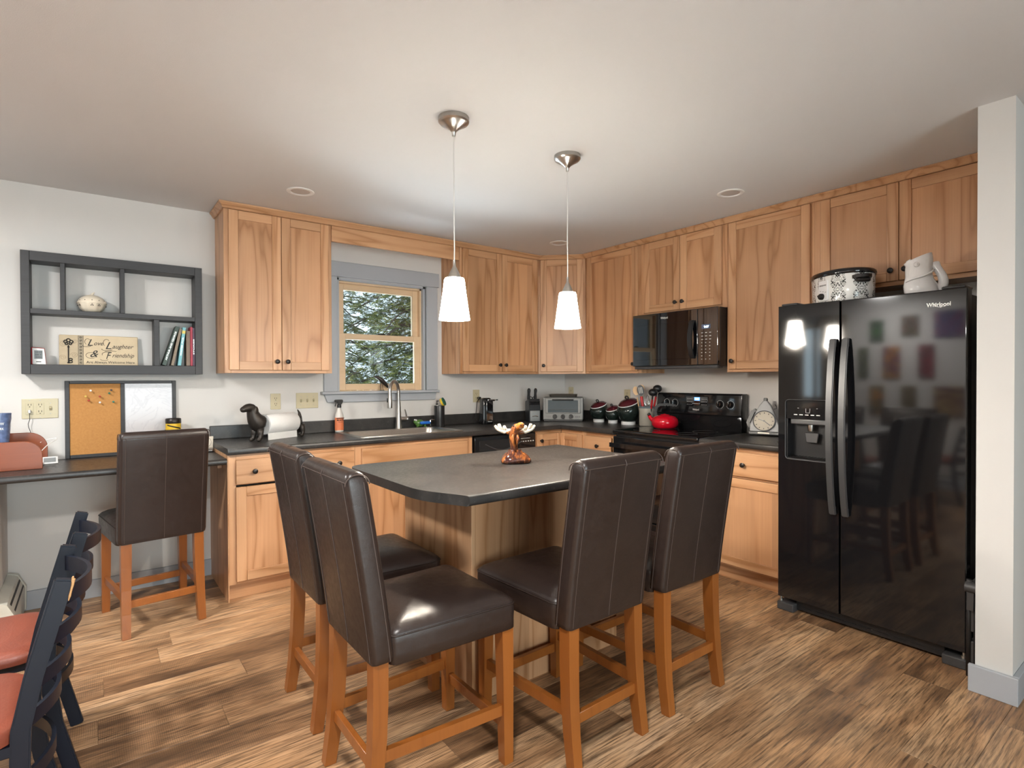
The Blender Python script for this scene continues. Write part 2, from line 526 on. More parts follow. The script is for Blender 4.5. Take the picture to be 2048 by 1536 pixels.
def wall_with_holes(bm, u0, u1, z0, z1, holes, mk):
    """boxes around rectangular openings; mk(u0,u1,z0,z1) adds one"""
    us = sorted({u0, u1} | {h[0] for h in holes} | {h[1] for h in holes})
    for a, c in zip(us, us[1:]):
        hs = sorted([(h[2], h[3]) for h in holes if h[0] <= a + 1e-6 and h[1] >= c - 1e-6])
        z = z0
        for (p, q) in hs:
            if p > z + 1e-6: mk(a, c, z, p)
            z = q
        if z < z1 - 1e-6: mk(a, c, z, z1)
b = bm_new(); wall_with_holes(b, XL - .12, 0.12, -.01, ZC, [(-2.385, -1.618, 1.205, 2.105)], lambda u, v, p, q: box(b, u, v, 0, .12, p, q))
struct('wall_back', b, M['wall'])
b = bm_new(); box(b, 0, .12, -3.56, 0, -.01, ZC); struct('wall_right', b, M['wall'])
b = bm_new(); box(b, -.941, XH, -3.663, -3.544, 0, ZC); struct('wall_wing', b, M['wall'])
b = bm_new(); box(b, XH, XH + .12, YS, -3.6, -.01, ZC); struct('wall_hall', b, M['wall'])
b = bm_new(); wall_with_holes(b, YS - .12, 0.0, -.01, ZC, [(-.86, -.46, 1.0, 2.05)], lambda u, v, p, q: box(b, XL - .12, XL, u, v, p, q))
struct('wall_left', b, M['wall'])
b = bm_new(); wall_with_holes(b, XL, XH + .12, -.01, ZC, [(-4.8, -1.9, .03, 2.12)], lambda u, v, p, q: box(b, u, v, YS - .12, YS, p, q))
struct('wall_front', b, M['wall'])
b = bm_new(); box(b, XL - .12, XH + .12, YS - .12, .12, ZC, ZC + .12); struct('ceiling', b, M['ceil'])

b = bm_new(); box(b, -4.275, -3.254, -.018, 0, 0, .108, .002, 1); struct('baseboard_back', b, M['trim'])
b = bm_new(); box(b, XL, -4.40, -.018, 0, 0, .108, .002, 1); struct('baseboard_back_corner', b, M['trim'])
b = bm_new()
box(b, -.961, -.941, -3.683, -3.524, 0, .112, .002, 1)
box(b, -.941, XH, -3.683, -3.663, 0, .112, .002, 1)
struct('baseboard_wing', b, M['trim'])
b = bm_new(); box(b, XL, XL + .018, YS, -.02, 0, .108, .002, 1); struct('baseboard_left', b, M['trim'])
b = bm_new(); box(b, XL + .02, -4.9, YS, YS + .018, 0, .108); box(b, -1.8, XH, YS, YS + .018, 0, .108); struct('baseboard_front', b, M['trim'])

# ------------------------------------------------------------------ kitchen window (window_1)
def struct_empty(name, label):
    o = bpy.data.objects.new(name, None); COL.objects.link(o); o['kind'] = 'structure'; o['label'] = label
    return o
w1 = struct_empty('window_1', 'double-hung pine window with grey painted casing above the sink')
b = bm_new(); box(b, -1.613, -1.507, -.02, 0, 1.225, 2.108, .003, 1); obj('casing', b, M['trim'], w1)
b = bm_new(); box(b, -2.491, -2.385, -.02, 0, 1.225, 2.108, .003, 1); obj('casing', b, M['trim'], w1)
b = bm_new(); box(b, -2.506, -1.492, -.024, 0, 2.108, 2.226, .003, 1); obj('head_casing', b, M['trim'], w1)
b = bm_new(); box(b, -2.515, -1.508, -.055, .035, 1.204, 1.225, .004, 2); obj('window_stool', b, M['trim'], w1)
b = bm_new(); prism(b, [(-2.49, 1.204), (-1.52, 1.204), (-1.535, 1.142), (-2.465, 1.142)], -.02, 0, 'y', .002, 1); obj('apron', b, M['trim'], w1)
b = bm_new()
for (x0, x1, z0, z1) in ((-2.385, -2.365, 1.225, 2.105), (-1.638, -1.613, 1.225, 2.105), (-2.385, -1.613, 2.088, 2.105)):
    box(b, x0, x1, 0, .035, z0, z1)
obj('jamb_liner', b, M['trim'], w1)
b = bm_new()
for (x0, x1, z0, z1) in ((-2.366, -2.35, 1.225, 2.09), (-1.652, -1.636, 1.225, 2.09), (-2.366, -1.636, 2.074, 2.09), (-2.385, -1.618, 1.206, 1.228)):
    box(b, x0, x1, .036, .125, z0, z1)
obj('frame', b, M['pine'], w1)
def sash(x0, x1, z0, z1, y, sw, bt, tp):
    s = bm_new()
    box(s, x0, x0 + sw, y, y + .03, z0, z1, .002, 1); box(s, x1 - sw, x1, y, y + .03, z0, z1, .002, 1)
    box(s, x0 + sw, x1 - sw, y, y + .03, z0, z0 + bt, .002, 1); box(s, x0 + sw, x1 - sw, y, y + .03, z1 - tp, z1, .002, 1)
    so = obj('sash', s, M['pine'], w1)
    g = bm_new(); box(g, x0 + sw - .004, x1 - sw + .004, y + .012, y + .017, z0 + bt - .004, z1 - tp + .004)
    obj('pane', g, M['glass'], so)
    return so
sash(-2.352, -1.650, 1.636, 2.078, .076, .050, .045, .050)
lo = sash(-2.352, -1.650, 1.232, 1.680, .040, .050, .050, .047)
b = bm_new(); box(b, -2.03, -1.97, .030, .046, 1.680, 1.690, .003); obj('sash_lock', b, M['bronze'], lo)

# other windows of the room (seen as daylight and in reflections)
def side_window(name, label, y0, y1, z0, z1, x):
    w = struct_empty(name, label)
    for (a, c, p, q) in ((y0 - .09, y0, z0, z1), (y1, y1 + .09, z0, z1), (y0 - .1, y1 + .1, z1, z1 + .11), (y0 - .11, y1 + .11, z0 - .03, z0)):
        b = bm_new(); box(b, x, x + .02, a, c, p, q, .002, 1); obj('casing', b, M['trim'], w)
    b = bm_new()
    m = (y0 + y1) / 2
    for (a, c, p, q) in ((y0, y0 + .05, z0, z1), (y1 - .05, y1, z0, z1), (y0, y1, z1 - .05, z1), (y0, y1, z0, z0 + .05), (m - .025, m + .025, z0, z1)):
        box(b, x - .09, x - .05, a, c, p, q)
    s = obj('sash', b, M['pine'], w)
    for a, c in ((y0 + .05, m - .025), (m + .025, y1 - .05)):
        b = bm_new(); box(b, x - .072, x - .068, a, c, z0 + .05, z1 - .05); obj('pane', b, M['glass'], s)
side_window('window_2', 'small pine window with curtains on the wall of paintings', -.86, -.46, 1.0, 2.05, XL)
w4 = struct_empty('door_1', 'sliding glass patio door with white frame')
b = bm_new()
for (x0, x1, z0, z1) in ((-4.8, -4.72, .03, 2.12), (-1.98, -1.9, .03, 2.12), (-3.40, -3.30, .03, 2.12), (-4.8, -1.9, 2.04, 2.12), (-4.8, -1.9, .03, .12)):
    box(b, x0, x1, YS - .09, YS - .03, z0, z1, .003, 1)
obj('frame', b, M['white'], w4)
for a, c in ((-4.72, -3.40), (-3.30, -1.98)):
    b = bm_new(); box(b, a, c, YS - .063, YS - .058, .12, 2.04); obj('pane', b, M['glass'], w4)

# crown moulding along the cabinets
def sweep_profile(bm, path, prof):
    """path: list of (x,y) corners; prof: list of (outward, z); mitred corners, outward = left-hand normal"""
    n = len(path)
    rings = []
    for i, p in enumerate(path):
        p = Vector(p)
        d0 = (p - Vector(path[i - 1])).normalized() if i > 0 else None
        d1 = (Vector(path[i + 1]) - p).normalized() if i < n - 1 else None
        nm = lambda d: Vector((d.y, -d.x))
        if d0 is None: m = nm(d1)
        elif d1 is None: m = nm(d0)
        else:
            m = (nm(d0) + nm(d1)); m = m / m.dot(nm(d0)) if abs(m.dot(nm(d0))) > 1e-6 else nm(d0)
        rings.append([(p.x + m.x * o, p.y + m.y * o, z) for (o, z) in prof])
    return loft(bm, rings)
b = bm_new()
prof = [(0.0, ZC - .002), (.030, ZC - .002), (.030, ZC - .010), (.022, ZC - .016), (.014, ZC - .028), (.008, ZC - .038), (0.0, ZC - .040)]
sweep_profile(b, [(-3.219, -.004), (-3.219, -.324), (-.613, -.324), (-.324, -.613), (-.324, -3.541)], prof)
obj_c = obj('crown_molding', b, M['wood_h'], smooth=0.5)
tag(obj_c, 'thin wooden crown molding running along the ceiling above the upper cabinets', 'molding')

# ------------------------------------------------------------------ cabinets
# local frame of a cabinet: x along its width, -y towards the room, z up
knob_me = None
def knob(parent, x, y, z):
    global knob_me
    if knob_me is None:
        b = bm_new(); lathe(b, [(0, 0), (.008, 0), (.006, .006), (.0055, .012), (.012, .017), (.0155, .021), (.0150, .026), (.009, .029), (0, .030)], 16, axis='y')
        knob_me = mesh_of('knob', b, M['bronze'], 0.7)
    o = obj('knob', knob_me, None, parent); o.location = (x, y, z)
    return o
_pc = {}
def piece(kind, sx, sy, sz, mat, r=.0025):
    key = (kind, round(sx, 4), round(sy, 4), round(sz, 4))
    if key not in _pc:
        b = bm_new(); box(b, 0, sx, -sy, 0, 0, sz, r, 1); _pc[key] = mesh_of(kind, b, mat, 0.6)
    return _pc[key]
def door(parent, x0, x1, z0, z1, yf, kn=None, sw=.057, th=.020):
    """shaker door whose back lies on yf"""
    w, h = x1 - x0, z1 - z0
    d = obj('door', piece('panel', w - 2 * sw + .012, .008, h - 2 * sw + .012, M['wood_panel'], .0), None, parent)
    d.location = (x0 + sw - .006, yf - .003, z0 + sw - .006)
    ox, oy, oz = -(sw - .006), .003, -(sw - .006)
    for sx in (0, w - sw):
        o = obj('stile', piece('stile', sw, th, h, M['wood_v']), None, d); o.location = (ox + sx, oy, oz)
    for sz in (0, h - sw):
        o = obj('rail', piece('rail', w - 2 * sw, th - .001, sw, M['wood_h']), None, d); o.location = (ox + sw, oy, oz + sz)
    if kn: knob(d, ox + kn[0] - x0, oy - th + .001, oz + kn[1] - z0)
    return d
def drawer(parent, x0, x1, z0, z1, yf, knobs=(), th=.020, name='drawer'):
    d = obj(name, piece('drawer_front', x1 - x0, th, z1 - z0, M['wood_h'], .004), None, parent)
    d.location = (x0, yf, z0)
    for kx in knobs: knob(d, kx - x0, -th + .001, (z1 - z0) / 2)
    return d
def face_frame(parent, w, z0, z1, y, stiles, rails, th=.019):
    """stiles: list of (x0,x1); rails: list of (x0,x1,z0,z1)"""
    for a, c in stiles:
        o = obj('frame_stile', piece('frame_stile', c - a, th, z1 - z0, M['wood_v'], .001), None, parent); o.location = (a, y + th, z0)
    for a, c, p, q in rails:
        o = obj('frame_rail', piece('frame_rail', c - a, th, q - p, M['wood_h'], .001), None, parent); o.location = (a, y + th, p)
def carcass(parent, w, d, z0, z1, side=True, y1=-.002):
    yb = y1
    for x in (0, w - .018):
        b = bm_new(); box(b, x, x + .018, -d + .019, yb, z0, z1); obj('side_panel', b, M['wood_v'], parent)
    b = bm_new(); box(b, .018, w - .018, -d + .019, yb, z0 + .012, z0 + .030); obj('bottom_panel', b, M['wood_h'], parent)
    b = bm_new(); box(b, .018, w - .018, -d + .019, yb, z1 - .018, z1); obj('top_panel', b, M['wood_h'], parent)
    b = bm_new(); box(b, .018, w - .018, yb - .008, yb, z0 + .03, z1 - .018); obj('back_panel', b, M['wood_v'], parent)

UD, UB, UT = .303, 1.361, ZC - .003
DT = 2.405          # top of the upper doors
def upper(name, label, loc, rz, w, zb, doors, st=(.032, .032), dzb=.020, mid=None, group='wall cabinets'):
    t = thing(name, label, 'cabinet', (loc[0], loc[1], 0), rz, group)
    carcass(t, w, UD, zb, UT)
    sl = [(0, max(st[0], .038)), (w - max(st[1], .038), w)]
    face_frame(t, w, zb, UT, -UD, sl, [(sl[0][1], sl[1][0], zb, zb + .040), (sl[0][1], sl[1][0], UT - .055, UT)])
    for (x0, x1, kx) in doors:
        door(t, x0, x1, zb + dzb, DT, -UD - .0005, (kx, zb + dzb + .057))
    return t
W = .689
upper('upper_cabinet', 'tall wooden two-door wall cabinet between the black shelf unit and the window', (-3.2173, 0), 0, W, UB, [(.026, .344, .312), (.347, .665, .379)])
W = .845
upper('upper_cabinet', 'wooden two-door wall cabinet to the right of the window above the can opener', (-1.4583, 0), 0, W, UB, [(.020, .4195, .390), (.4225, .822, .452)])
W = .638
upper('upper_cabinet', 'wooden single-door wall cabinet between the corner cabinet and the microwave', (0, -.6133), -PI / 2, W, UB, [(.026, W - .03, W - .062)])
W = .7677
upper('upper_cabinet', 'short wooden two-door wall cabinet directly above the microwave', (0, -1.2513), -PI / 2, W, 1.822, [(.036, .382, .352), (.385, .731, .415)], dzb=.022)
W = .593
upper('upper_cabinet', 'wooden wall cabinet with one wide door between microwave and refrigerator', (0, -2.019), -PI / 2, W, UB, [(.020, W - .020, .052)])
W = .930
upper('upper_cabinet', 'short wooden two-door wall cabinet above the refrigerator', (0, -2.612), -PI / 2, W, 1.835, [(.040, .4525, .420), (.4555, .888, .488)], st=(.05, .05), dzb=.024)

# diagonal corner wall cabinet
t = thing('corner_cabinet', 'diagonal wooden corner wall cabinet with one narrow door above the toaster oven', 'cabinet', (-.613, -.303, 0), -PI / 4, 'wall cabinets')
def w2l(x, y):      # world plan -> this cabinet's frame
    dx, dy = x + .613, y + .303
    c, s = math.cos(PI / 4), math.sin(PI / 4)
    return (dx * c - dy * s, dx * s + dy * c)
poly = [w2l(*p) for p in ((-.611, -.303), (-.303, -.611), (-.003, -.611), (-.003, -.003), (-.611, -.003))]
for z0, z1, nm in ((UB + .01, UB + .028, 'bottom_panel'), (UT - .02, UT, 'top_panel')):
    b = bm_new(); prism(b, poly, z0, z1); obj(nm, b, M['wood_h'], t)
for a, c in ((4, 0), (1, 2)):
    p, q = Vector(poly[a]), Vector(poly[c]); d = (q - p).normalized(); nn = Vector((-d.y, d.x)) * .016
    b = bm_new(); prism(b, [tuple(p), tuple(q), tuple(q + nn), tuple(p + nn)], UB, UT); obj('side_panel', b, M['wood_v'], t)
DW = .438
face_frame(t, DW, UB, UT, 0.0, [(0.003, .034), (DW - .034, DW - .003)], [(.034, DW - .034, UB, UB + .04), (.034, DW - .034, UT - .055, UT)], th=.019)
door(t, .024, DW - .024, UB + .020, DT, -.0005, (.024 + .03, UB + .077))

# valance board across the top of the window
t = thing('valance_board', 'flat wooden valance board bridging the two wall cabinets above the window', 'valance', (-2.528, 0, 0))
b = bm_new(); box(b, .002, 1.067, -UD, -UD + .019, 2.300, UT, .002, 1); obj('board', b, M['wood_h'], t)
b = bm_new(); box(b, .002, 1.067, -UD + .02, -.004, UT - .02, UT); obj('top_panel', b, M['wood_h'], t)

# ---- base cabinets
BD, BT = .608, .876
def base(name, label, loc, rz, w, toe=True, group='base cabinets', lside=True):
    t = thing(name, label, 'cabinet', (loc[0], loc[1], 0), rz, group)
    for x in (0, w - .018):
        b = bm_new()
        prism(b, [(-.004, 0), (-BD + .075, 0), (-BD + .075, .10), (-BD + .019, .10), (-BD + .019, BT), (-.004, BT)], x, x + .018, 'x')
        obj('side_panel', b, M['wood_v'], t)
    b = bm_new(); box(b, .018, w - .018, -BD + .02, -.004, .105, .120); obj('bottom_panel', b, M['wood_h'], t)
    b = bm_new(); box(b, 0, w, -BD + .055, -BD + .075, 0, .102); obj('toe_kick', b, M['wood_h'], t)
    return t
# wide-drawer cabinet at the end of the sink run
w = .7685
t = base('base_cabinet', 'wooden base cabinet with one wide two-knob drawer, next to the desk', (-3.2525, 0), 0, w)
face_frame(t, w, .10, BT, -BD, [(0, .04), (w - .03, w)], [(.04, w - .03, .10, .135), (.04, w - .03, .69, .715), (.04, w - .03, BT - .035, BT)])
drawer(t, .036, .760, .695, .843, -BD - .0005, (.138, .652))
door(t, .036, .396, .118, .680, -BD - .0005, (.366, .640)); door(t, .400, .760, .118, .680, -BD - .0005, (.430, .640))
# (finished end panel facing the desk reaches the floor at the front)
b = bm_new(); box(b, -.006, 0, -BD + .001, -.004, 0, BT); obj('end_panel', b, M['wood_v'], t)
# sink base
w = .942
t = base('base_cabinet', 'wooden sink base cabinet with a long plain front under the sink', (-2.483, 0), 0, w)
face_frame(t, w, .10, BT, -BD, [(0, .045), (w - .045, w)], [(.045, w - .045, .10, .135), (.045, w - .045, .69, .715), (.045, w - .045, BT - .030, BT)])
drawer(t, .042, w - .052, .690, .848, -BD - .0005, (), name='false_front')
door(t, .042, .468, .118, .675, -BD - .0005, (.438, .635)); door(t, .472, w - .052, .118, .675, -BD - .0005, (.502, .635))
# corner base: two doors meeting in the inner corner
t = thing('base_cabinet', 'wooden corner base cabinet whose two doors meet at the inner corner', 'cabinet', (-.905, 0, 0), 0, 'base cabinets')
LO = [(.0, -.004), (.0, -BD + .02), (.298, -BD + .02), (.298, -.887), (.900, -.887), (.900, -.004)]
b = bm_new(); prism(b, LO, .105, .12); obj('bottom_panel', b, M['wood_h'], t)
b = bm_new(); box(b, 0, .016, -BD + .02, -.004, 0, BT); obj('side_panel', b, M['wood_v'], t)
b = bm_new(); box(b, .30, .897, -.887, -.871, 0, BT); obj('side_panel', b, M['wood_v'], t)
b = bm_new(); box(b, 0, .36, -BD + .055, -BD + .07, 0, .102); box(b, .345, .36, -.887, -BD + .055, 0, .102); obj('toe_kick', b, M['wood_h'], t)
face_frame(t, .3, .10, BT, -BD, [(0, .025)], [(.025, .30, BT - .035, BT), (.025, .30, .10, .125)])
door(t, .012, .296, .118, .846, -BD - .0005, (.045, .79))
leaf = bpy.data.objects.new('corner_leaf', None); COL.objects.link(leaf); leaf.parent = t
leaf.location = (.905, -.614, 0); leaf.rotation_euler = (0, 0, -PI / 2)
face_frame(leaf, .28, .10, BT, -BD, [(.255, .277)], [(0, .255, BT - .035, BT), (0, .255, .10, .125)])
# the second leaf's pieces, built straight under the leaf
dw_, z0_, z1_, sw_ = .268, .118, .846, .057
for nm, x_, z_, sx_, sz_, mt in (('panel', sw_, z0_ + sw_, dw_ - 2 * sw_, z1_ - z0_ - 2 * sw_, 'wood_panel'), ('stile', 0, z0_, sw_, z1_ - z0_, 'wood_v'), ('stile', dw_ - sw_, z0_, sw_, z1_ - z0_, 'wood_v'),
                                 ('rail', sw_, z0_, dw_ - 2 * sw_, sw_, 'wood_h'), ('rail', sw_, z1_ - sw_, dw_ - 2 * sw_, sw_, 'wood_h')):
    b = bm_new(); box(b, x_, x_ + sx_, -BD - (.010 if nm == 'panel' else .020), -BD, z_, z_ + sz_, .002, 1)
    obj(nm, b, M[mt], leaf)
# narrow drawer base left of the range
w = .355
t = base('base_cabinet', 'narrow wooden base cabinet with one drawer, left of the range', (0, -.893), -PI / 2, w)
face_frame(t, w, .10, BT, -BD, [(0, .035), (w - .035, w)], [(.035, w - .035, .10, .135), (.035, w - .035, .69, .715), (.035, w - .035, BT - .035, BT)])
drawer(t, .030, w - .040, .695, .846, -BD - .0005, (.180,))
door(t, .030, w - .040, .118, .680, -BD - .0005, (.062, .640))
# base right of the range
w = .592
t = base('base_cabinet', 'wooden base cabinet with drawer and door between range and refrigerator', (0, -2.019), -PI / 2, w)
face_frame(t, w, .10, BT, -BD, [(0, .035), (w - .035, w)], [(.035, w - .035, .10, .135), (.035, w - .035, .68, .70), (.035, w - .035, BT - .035, BT)])
drawer(t, .030, w - .008, .694, .848, -BD - .0005, (.311,))
door(t, .030, w - .008, .114, .679, -BD - .0005, None)

# ------------------------------------------------------------------ countertops
def slab(bm, outer, z0, z1, hole=None, r=.010, nobev=None):
    t = bmesh.new()
    def loop(pts):
        vs = [t.verts.new((p[0], p[1], z1)) for p in pts]
        return [t.edges.new((vs[i], vs[(i + 1) % len(vs)])) for i in range(len(vs))]
    es = loop(outer)
    if hole: es += loop(hole)
    r0 = bmesh.ops.triangle_fill(t, use_beauty=True, use_dissolve=False, edges=es)
    fs = [f for f in t.faces]
    ex = bmesh.ops.extrude_face_region(t, geom=fs)
    vs = [v for v in ex['geom'] if isinstance(v, bmesh.types.BMVert)]
    bmesh.ops.translate(t, vec=(0, 0, z0 - z1), verts=vs)
    bmesh.ops.recalc_face_normals(t, faces=t.faces)
    if r:
        be = []
        for e in t.edges:
            if len(e.link_faces) == 2 and e.calc_face_angle(0) > 0.7 and abs(e.verts[0].co.z - e.verts[1].co.z) < 1e-5:
                mid = (e.verts[0].co + e.verts[1].co) / 2
                if nobev and nobev(mid): continue
                be.append(e)
        bmesh.ops.bevel(t, geom=be, offset=r, segments=4, profile=0.5, affect='EDGES')
    t.normal_update()
    for f in t.faces: f.smooth = abs(f.normal.z) < .999
    _join(bm, t)
    return bm
CT, CB = .914, .876
X0 = -3.262
t = thing('countertop', 'dark slate laminate countertop running from the desk past the sink to the range', 'countertop', (0, 0, 0), 0, 'dark laminate countertops')
hole = rrect(-2.395, -1.625, -.535, -.115, .05, 4)
front_only = lambda p: p.y > -.60 and not (p.x > -.70 and p.y < -.6)
b = bm_new()
slab(b, [(X0, -.003), (X0, -.648), (-.648, -.648), (-.648, -1.249), (-.003, -1.249), (-.003, -.003)], CB, CT, list(reversed(hole)), .013,
     nobev=lambda p: not ((abs(p.y + .648) < 1e-4 and p.x < -.64) or (abs(p.x + .648) < 1e-4 and p.y < -.64)))
obj('worktop', b, M['laminate'], t)
b = bm_new(); box(b, X0, -.003, -.022, -.003, CT, CT + .092, .005, 2); obj('backsplash', b, M['laminate'], t)
b = bm_new(); box(b, -.022, -.003, -1.249, -.022, CT, CT + .092, .005, 2); obj('backsplash', b, M['laminate'], t)
t = thing('countertop', 'short dark laminate countertop between range and refrigerator', 'countertop', (0, 0, 0), 0, 'dark laminate countertops')
b = bm_new()
slab(b, [(-.003, -2.0215), (-.648, -2.0215), (-.648, -2.612), (-.003, -2.612)], CB, CT, None, .013, nobev=lambda p: abs(p.x + .648) > 1e-4)
obj('worktop', b, M['laminate'], t)
b = bm_new(); box(b, -.022, -.003, -2.612, -2.0215, CT, CT + .092, .005, 2); obj('backsplash', b, M['laminate'], t)
# desk top
t = thing('built_in_desk', 'dark laminate built-in desk top below the cork board', 'desk', (0, 0, 0), 0, 'dark laminate countertops')
b = bm_new()
slab(b, [(-4.72, -.003), (-4.72, -.622), (-3.262, -.622), (-3.262, -.003)], .818, .853, None, .014, nobev=lambda p: abs(p.y + .622) > 1e-4)
obj('worktop', b, M['laminate'], t)
b = bm_new(); box(b, -3.285, -3.262, -.45, -.02, .78, .818); obj('cleat', b, M['wood_h'], t)
# short wall that carries the desk end, with its heater
b = bm_new(); box(b, -4.40, -4.275, -.60, 0, 0, .817); struct('wall_desk_end', b, M['wall'])

# ------------------------------------------------------------------ island
t = thing('kitchen_island', 'wooden island cabinet with knotty side panel under the dark top', 'cabinet', (-2.673, -2.334, 0))
IW, IDp = .86, .595
b = bm_new(); box(b, 0, .018, 0, IDp, 0, CB, .001, 1); obj('side_panel', b, M['wood_v'], t)
b = bm_new(); box(b, IW - .018, IW, 0, IDp, 0, CB, .001, 1); obj('side_panel', b, M['wood_v'], t)
b = bm_new(); box(b, .0182, IW - .0182, 0.0, .016, 0, CB); obj('back_panel', b, M['wood_panel'], t)
b = bm_new(); box(b, .0185, IW - .0185, .016, IDp - .075, .10, .115); obj('bottom_panel', b, M['wood_h'], t)
b = bm_new(); box(b, .0185, IW - .0185, IDp - .090, IDp - .075, 0, .10); obj('toe_kick', b, M['wood_h'], t)
isl = bpy.data.objects.new('front', None); COL.objects.link(isl); isl.parent = t
isl.location = (IW, IDp, 0); isl.rotation_euler = (0, 0, PI)
for (a, c) in ((.03, .425), (.435, .83)):
    for nm, x_, z_, sx_, sz_, mt in (('panel', a + .057, .117 + .057, c - a - .114, .449, 'wood_panel'), ('stile', a, .117, .057, .563, 'wood_v'), ('stile', c - .057, .117, .057, .563, 'wood_v'), ('rail', a + .057, .117, c - a - .114, .057, 'wood_h'), ('rail', a + .057, .623, c - a - .114, .057, 'wood_h'), ('drawer_front', a, .695, c - a, .15, 'wood_h')):
        b = bm_new(); box(b, x_, x_ + sx_, -(.008 if nm == 'panel' else .020), 0, z_, z_ + sz_, .002, 1); obj(nm, b, M[mt], isl)
b = bm_new(); box(b, .0185, IW - .0185, 0, .018, .10, CB); obj('face_frame', xf(b, (IW, IDp, 0), rz=PI), M['wood_v'], t)
# island top with rounded ends
ix0, ix1, iy0, iy1 = -2.944, -1.615, -2.597, -1.682
t = thing('island_top', 'dark slate laminate island top with rounded ends', 'countertop', (0, 0, 0), 0, 'dark laminate countertops')
pts = []
def arc(cx, cy, rx, ry, a0, a1, n):
    return [(cx + rx * math.cos(a0 + (a1 - a0) * i / n), cy + ry * math.sin(a0 + (a1 - a0) * i / n)) for i in range(n + 1)]
pts += [(-1.72, iy0), (-2.850, iy0)]
pts += arc(ix0 + .21, iy0 + .285, .21, .285, PI * 1.5 - .985, PI, 10)
pts += arc(ix0 + .085, iy1 - .085, .085, .085, PI, PI / 2, 8)
pts += [(ix1, iy1)]
pts += arc(ix1 - .21, iy0 + .285, .21, .285, 0, -.60, 10)
b = bm_new()
slab(b, pts, CB, CT, None, .013, nobev=lambda p: not (abs(p.y - iy0) < 1e-4 or abs(p.y - iy1) < 1e-4 and False))
obj('worktop', b, M['laminate'], t, smooth=0.5)

# ------------------------------------------------------------------ refrigerator
t = thing('refrigerator', 'black side-by-side refrigerator with ice dispenser and bowed handles', 'refrigerator', (0, -2.622, 0), -PI / 2)
FW, FZ0, FZ1, FY = .852, .074, 1.724, -.771
b = bm_new(); box(b, .006, FW - .006, -.692, -.03, .02, 1.700, .004, 1); obj('body', b, M['darkgrey'], t)
def door_with_hole(x0, x1, hx0, hx1, hz0, hz1):
    b = bm_new()
    y0, y1 = FY, -.700
    for (a, c, p, q) in ((x0, hx0, FZ0, FZ1), (hx1, x1, FZ0, FZ1), (hx0, hx1, FZ0, hz0), (hx0, hx1, hz1, FZ1)):
        box(b, a, c, y0, y1, p, q)
    return b
b = door_with_hole(0, .3205, .042, .278, .866, 1.195); fd1 = obj('freezer_door', b, M['fridgeblack'], t)
b = bm_new(); box(b, .3275, FW, FY, -.700, FZ0, FZ1, .006, 3); fd2 = obj('door', b, M['fridgeblack'], t)
# rounded outer edges of the freezer door
b = bm_new(); box(b, -.002, .010, FY + .0015, -.701, FZ0, FZ1 - .001, .005, 3); obj('edge_trim', b, M['fridgeblack'], fd1)
# dispenser
d = bpy.data.objects.new('dispenser', None); COL.objects.link(d); d.parent = t
b = bm_new(); box(b, .042, .278, FY + .004, -.745, 1.090, 1.195, .003, 2); obj('control_panel', b, M['blackgloss'], d)
b = bm_new()
box(b, .042, .278, -.708, -.700, .866, 1.090); box(b, .042, .050, -.765, -.706, .866, 1.090); box(b, .270, .278, -.765, -.706, .866, 1.090); box(b, .042, .278, -.765, -.706, .866, .872)
obj('recess', b, M['black'], d)
b = bm_new(); box(b, .062, .262, -.760, -.735, 1.060, 1.090, .006, 2); obj('nozzle_housing', b, M['handlegrey'], d)
b = bm_new(); lathe(b, [(0, 0), (.013, 0), (.016, .02), (.016, .035), (0, .035)], 16, (.165, -.742, 1.025)); obj('nozzle', b, M['steel'], d)
b = bm_new(); prism(b, [(.130, 1.015), (.205, 1.015), (.197, .960), (.138, .960)], -.738, -.728, 'y', .003, 1); obj('lever', b, M['handlegrey'], d)
b = bm_new(); box(b, .052, .268, -.764, -.712, .872, .880, .002, 1)
for i in range(12): box(b, .06 + i * .017, .066 + i * .017, -.760, -.716, .880, .882)
obj('drip_tray', b, M['blackgloss'], d)
b = bm_new()
loop = [(x_, FY - .0015, z_) for x_, z_ in rrect(.040, .280, .864, 1.197, .018, 4)]
tube(b, loop + [loop[0]], .0022, 6); obj('bezel', b, M['handlegrey'], d)
b = bm_new()
for i in range(5): box(b, .085 + i * .030, .104 + i * .030, FY + .0030, FY + .0045, 1.112, 1.117)
tube(b, [(.150, FY + .0032, 1.150), (.150, FY + .0032, 1.126), (.170, FY + .0032, 1.126), (.172, FY + .0032, 1.150)], .0012, 6)
box(b, .105, .112, FY + .003, FY + .0045, 1.150, 1.152); box(b, .205, .212, FY + .003, FY + .0045, 1.150, 1.152)
obj('button_marks', b, M['letter'], d)
# handles
for hx, dr in ((.296, fd1), (.357, fd2)):
    b = bm_new()
    P_ = []
    for i in range(17):
        s = i / 16; z = .597 + .926 * s
        P_.append((hx, FY - .012 - .050 * math.sin(PI * s) ** .75, z))
    bar(b, P_, .034, .014, (1, 0, 0))
    bmesh.ops.bevel(b, geom=[e for e in b.edges if e.calc_face_angle(0) > .8], offset=.004, segments=2, affect='EDGES')
    hb = obj('handle', b, M['handlegrey'], dr, smooth=0.8)
    b = bm_new(); box(b, hx - .012, hx + .012, FY - .010, FY, .605, .640, .003, 1); box(b, hx - .012, hx + .012, FY - .010, FY, 1.480, 1.515, .003, 1)
    obj('handle_mount', b, M['black'], dr)
b = text_front('Whirlpool', .026, (.700, FY - .0005, 1.648), .092, bold=.0006); obj('logo', b, M['letter'], fd2, smooth=None)
b = bm_new(); tube(b, [(.755 + .026 * math.cos(a), FY - .001, 1.656 + .012 * math.sin(a)) for a in np.linspace(2.4, 6.4, 16)], .0009, 5); obj('logo_ring', b, M['letter'], fd2)
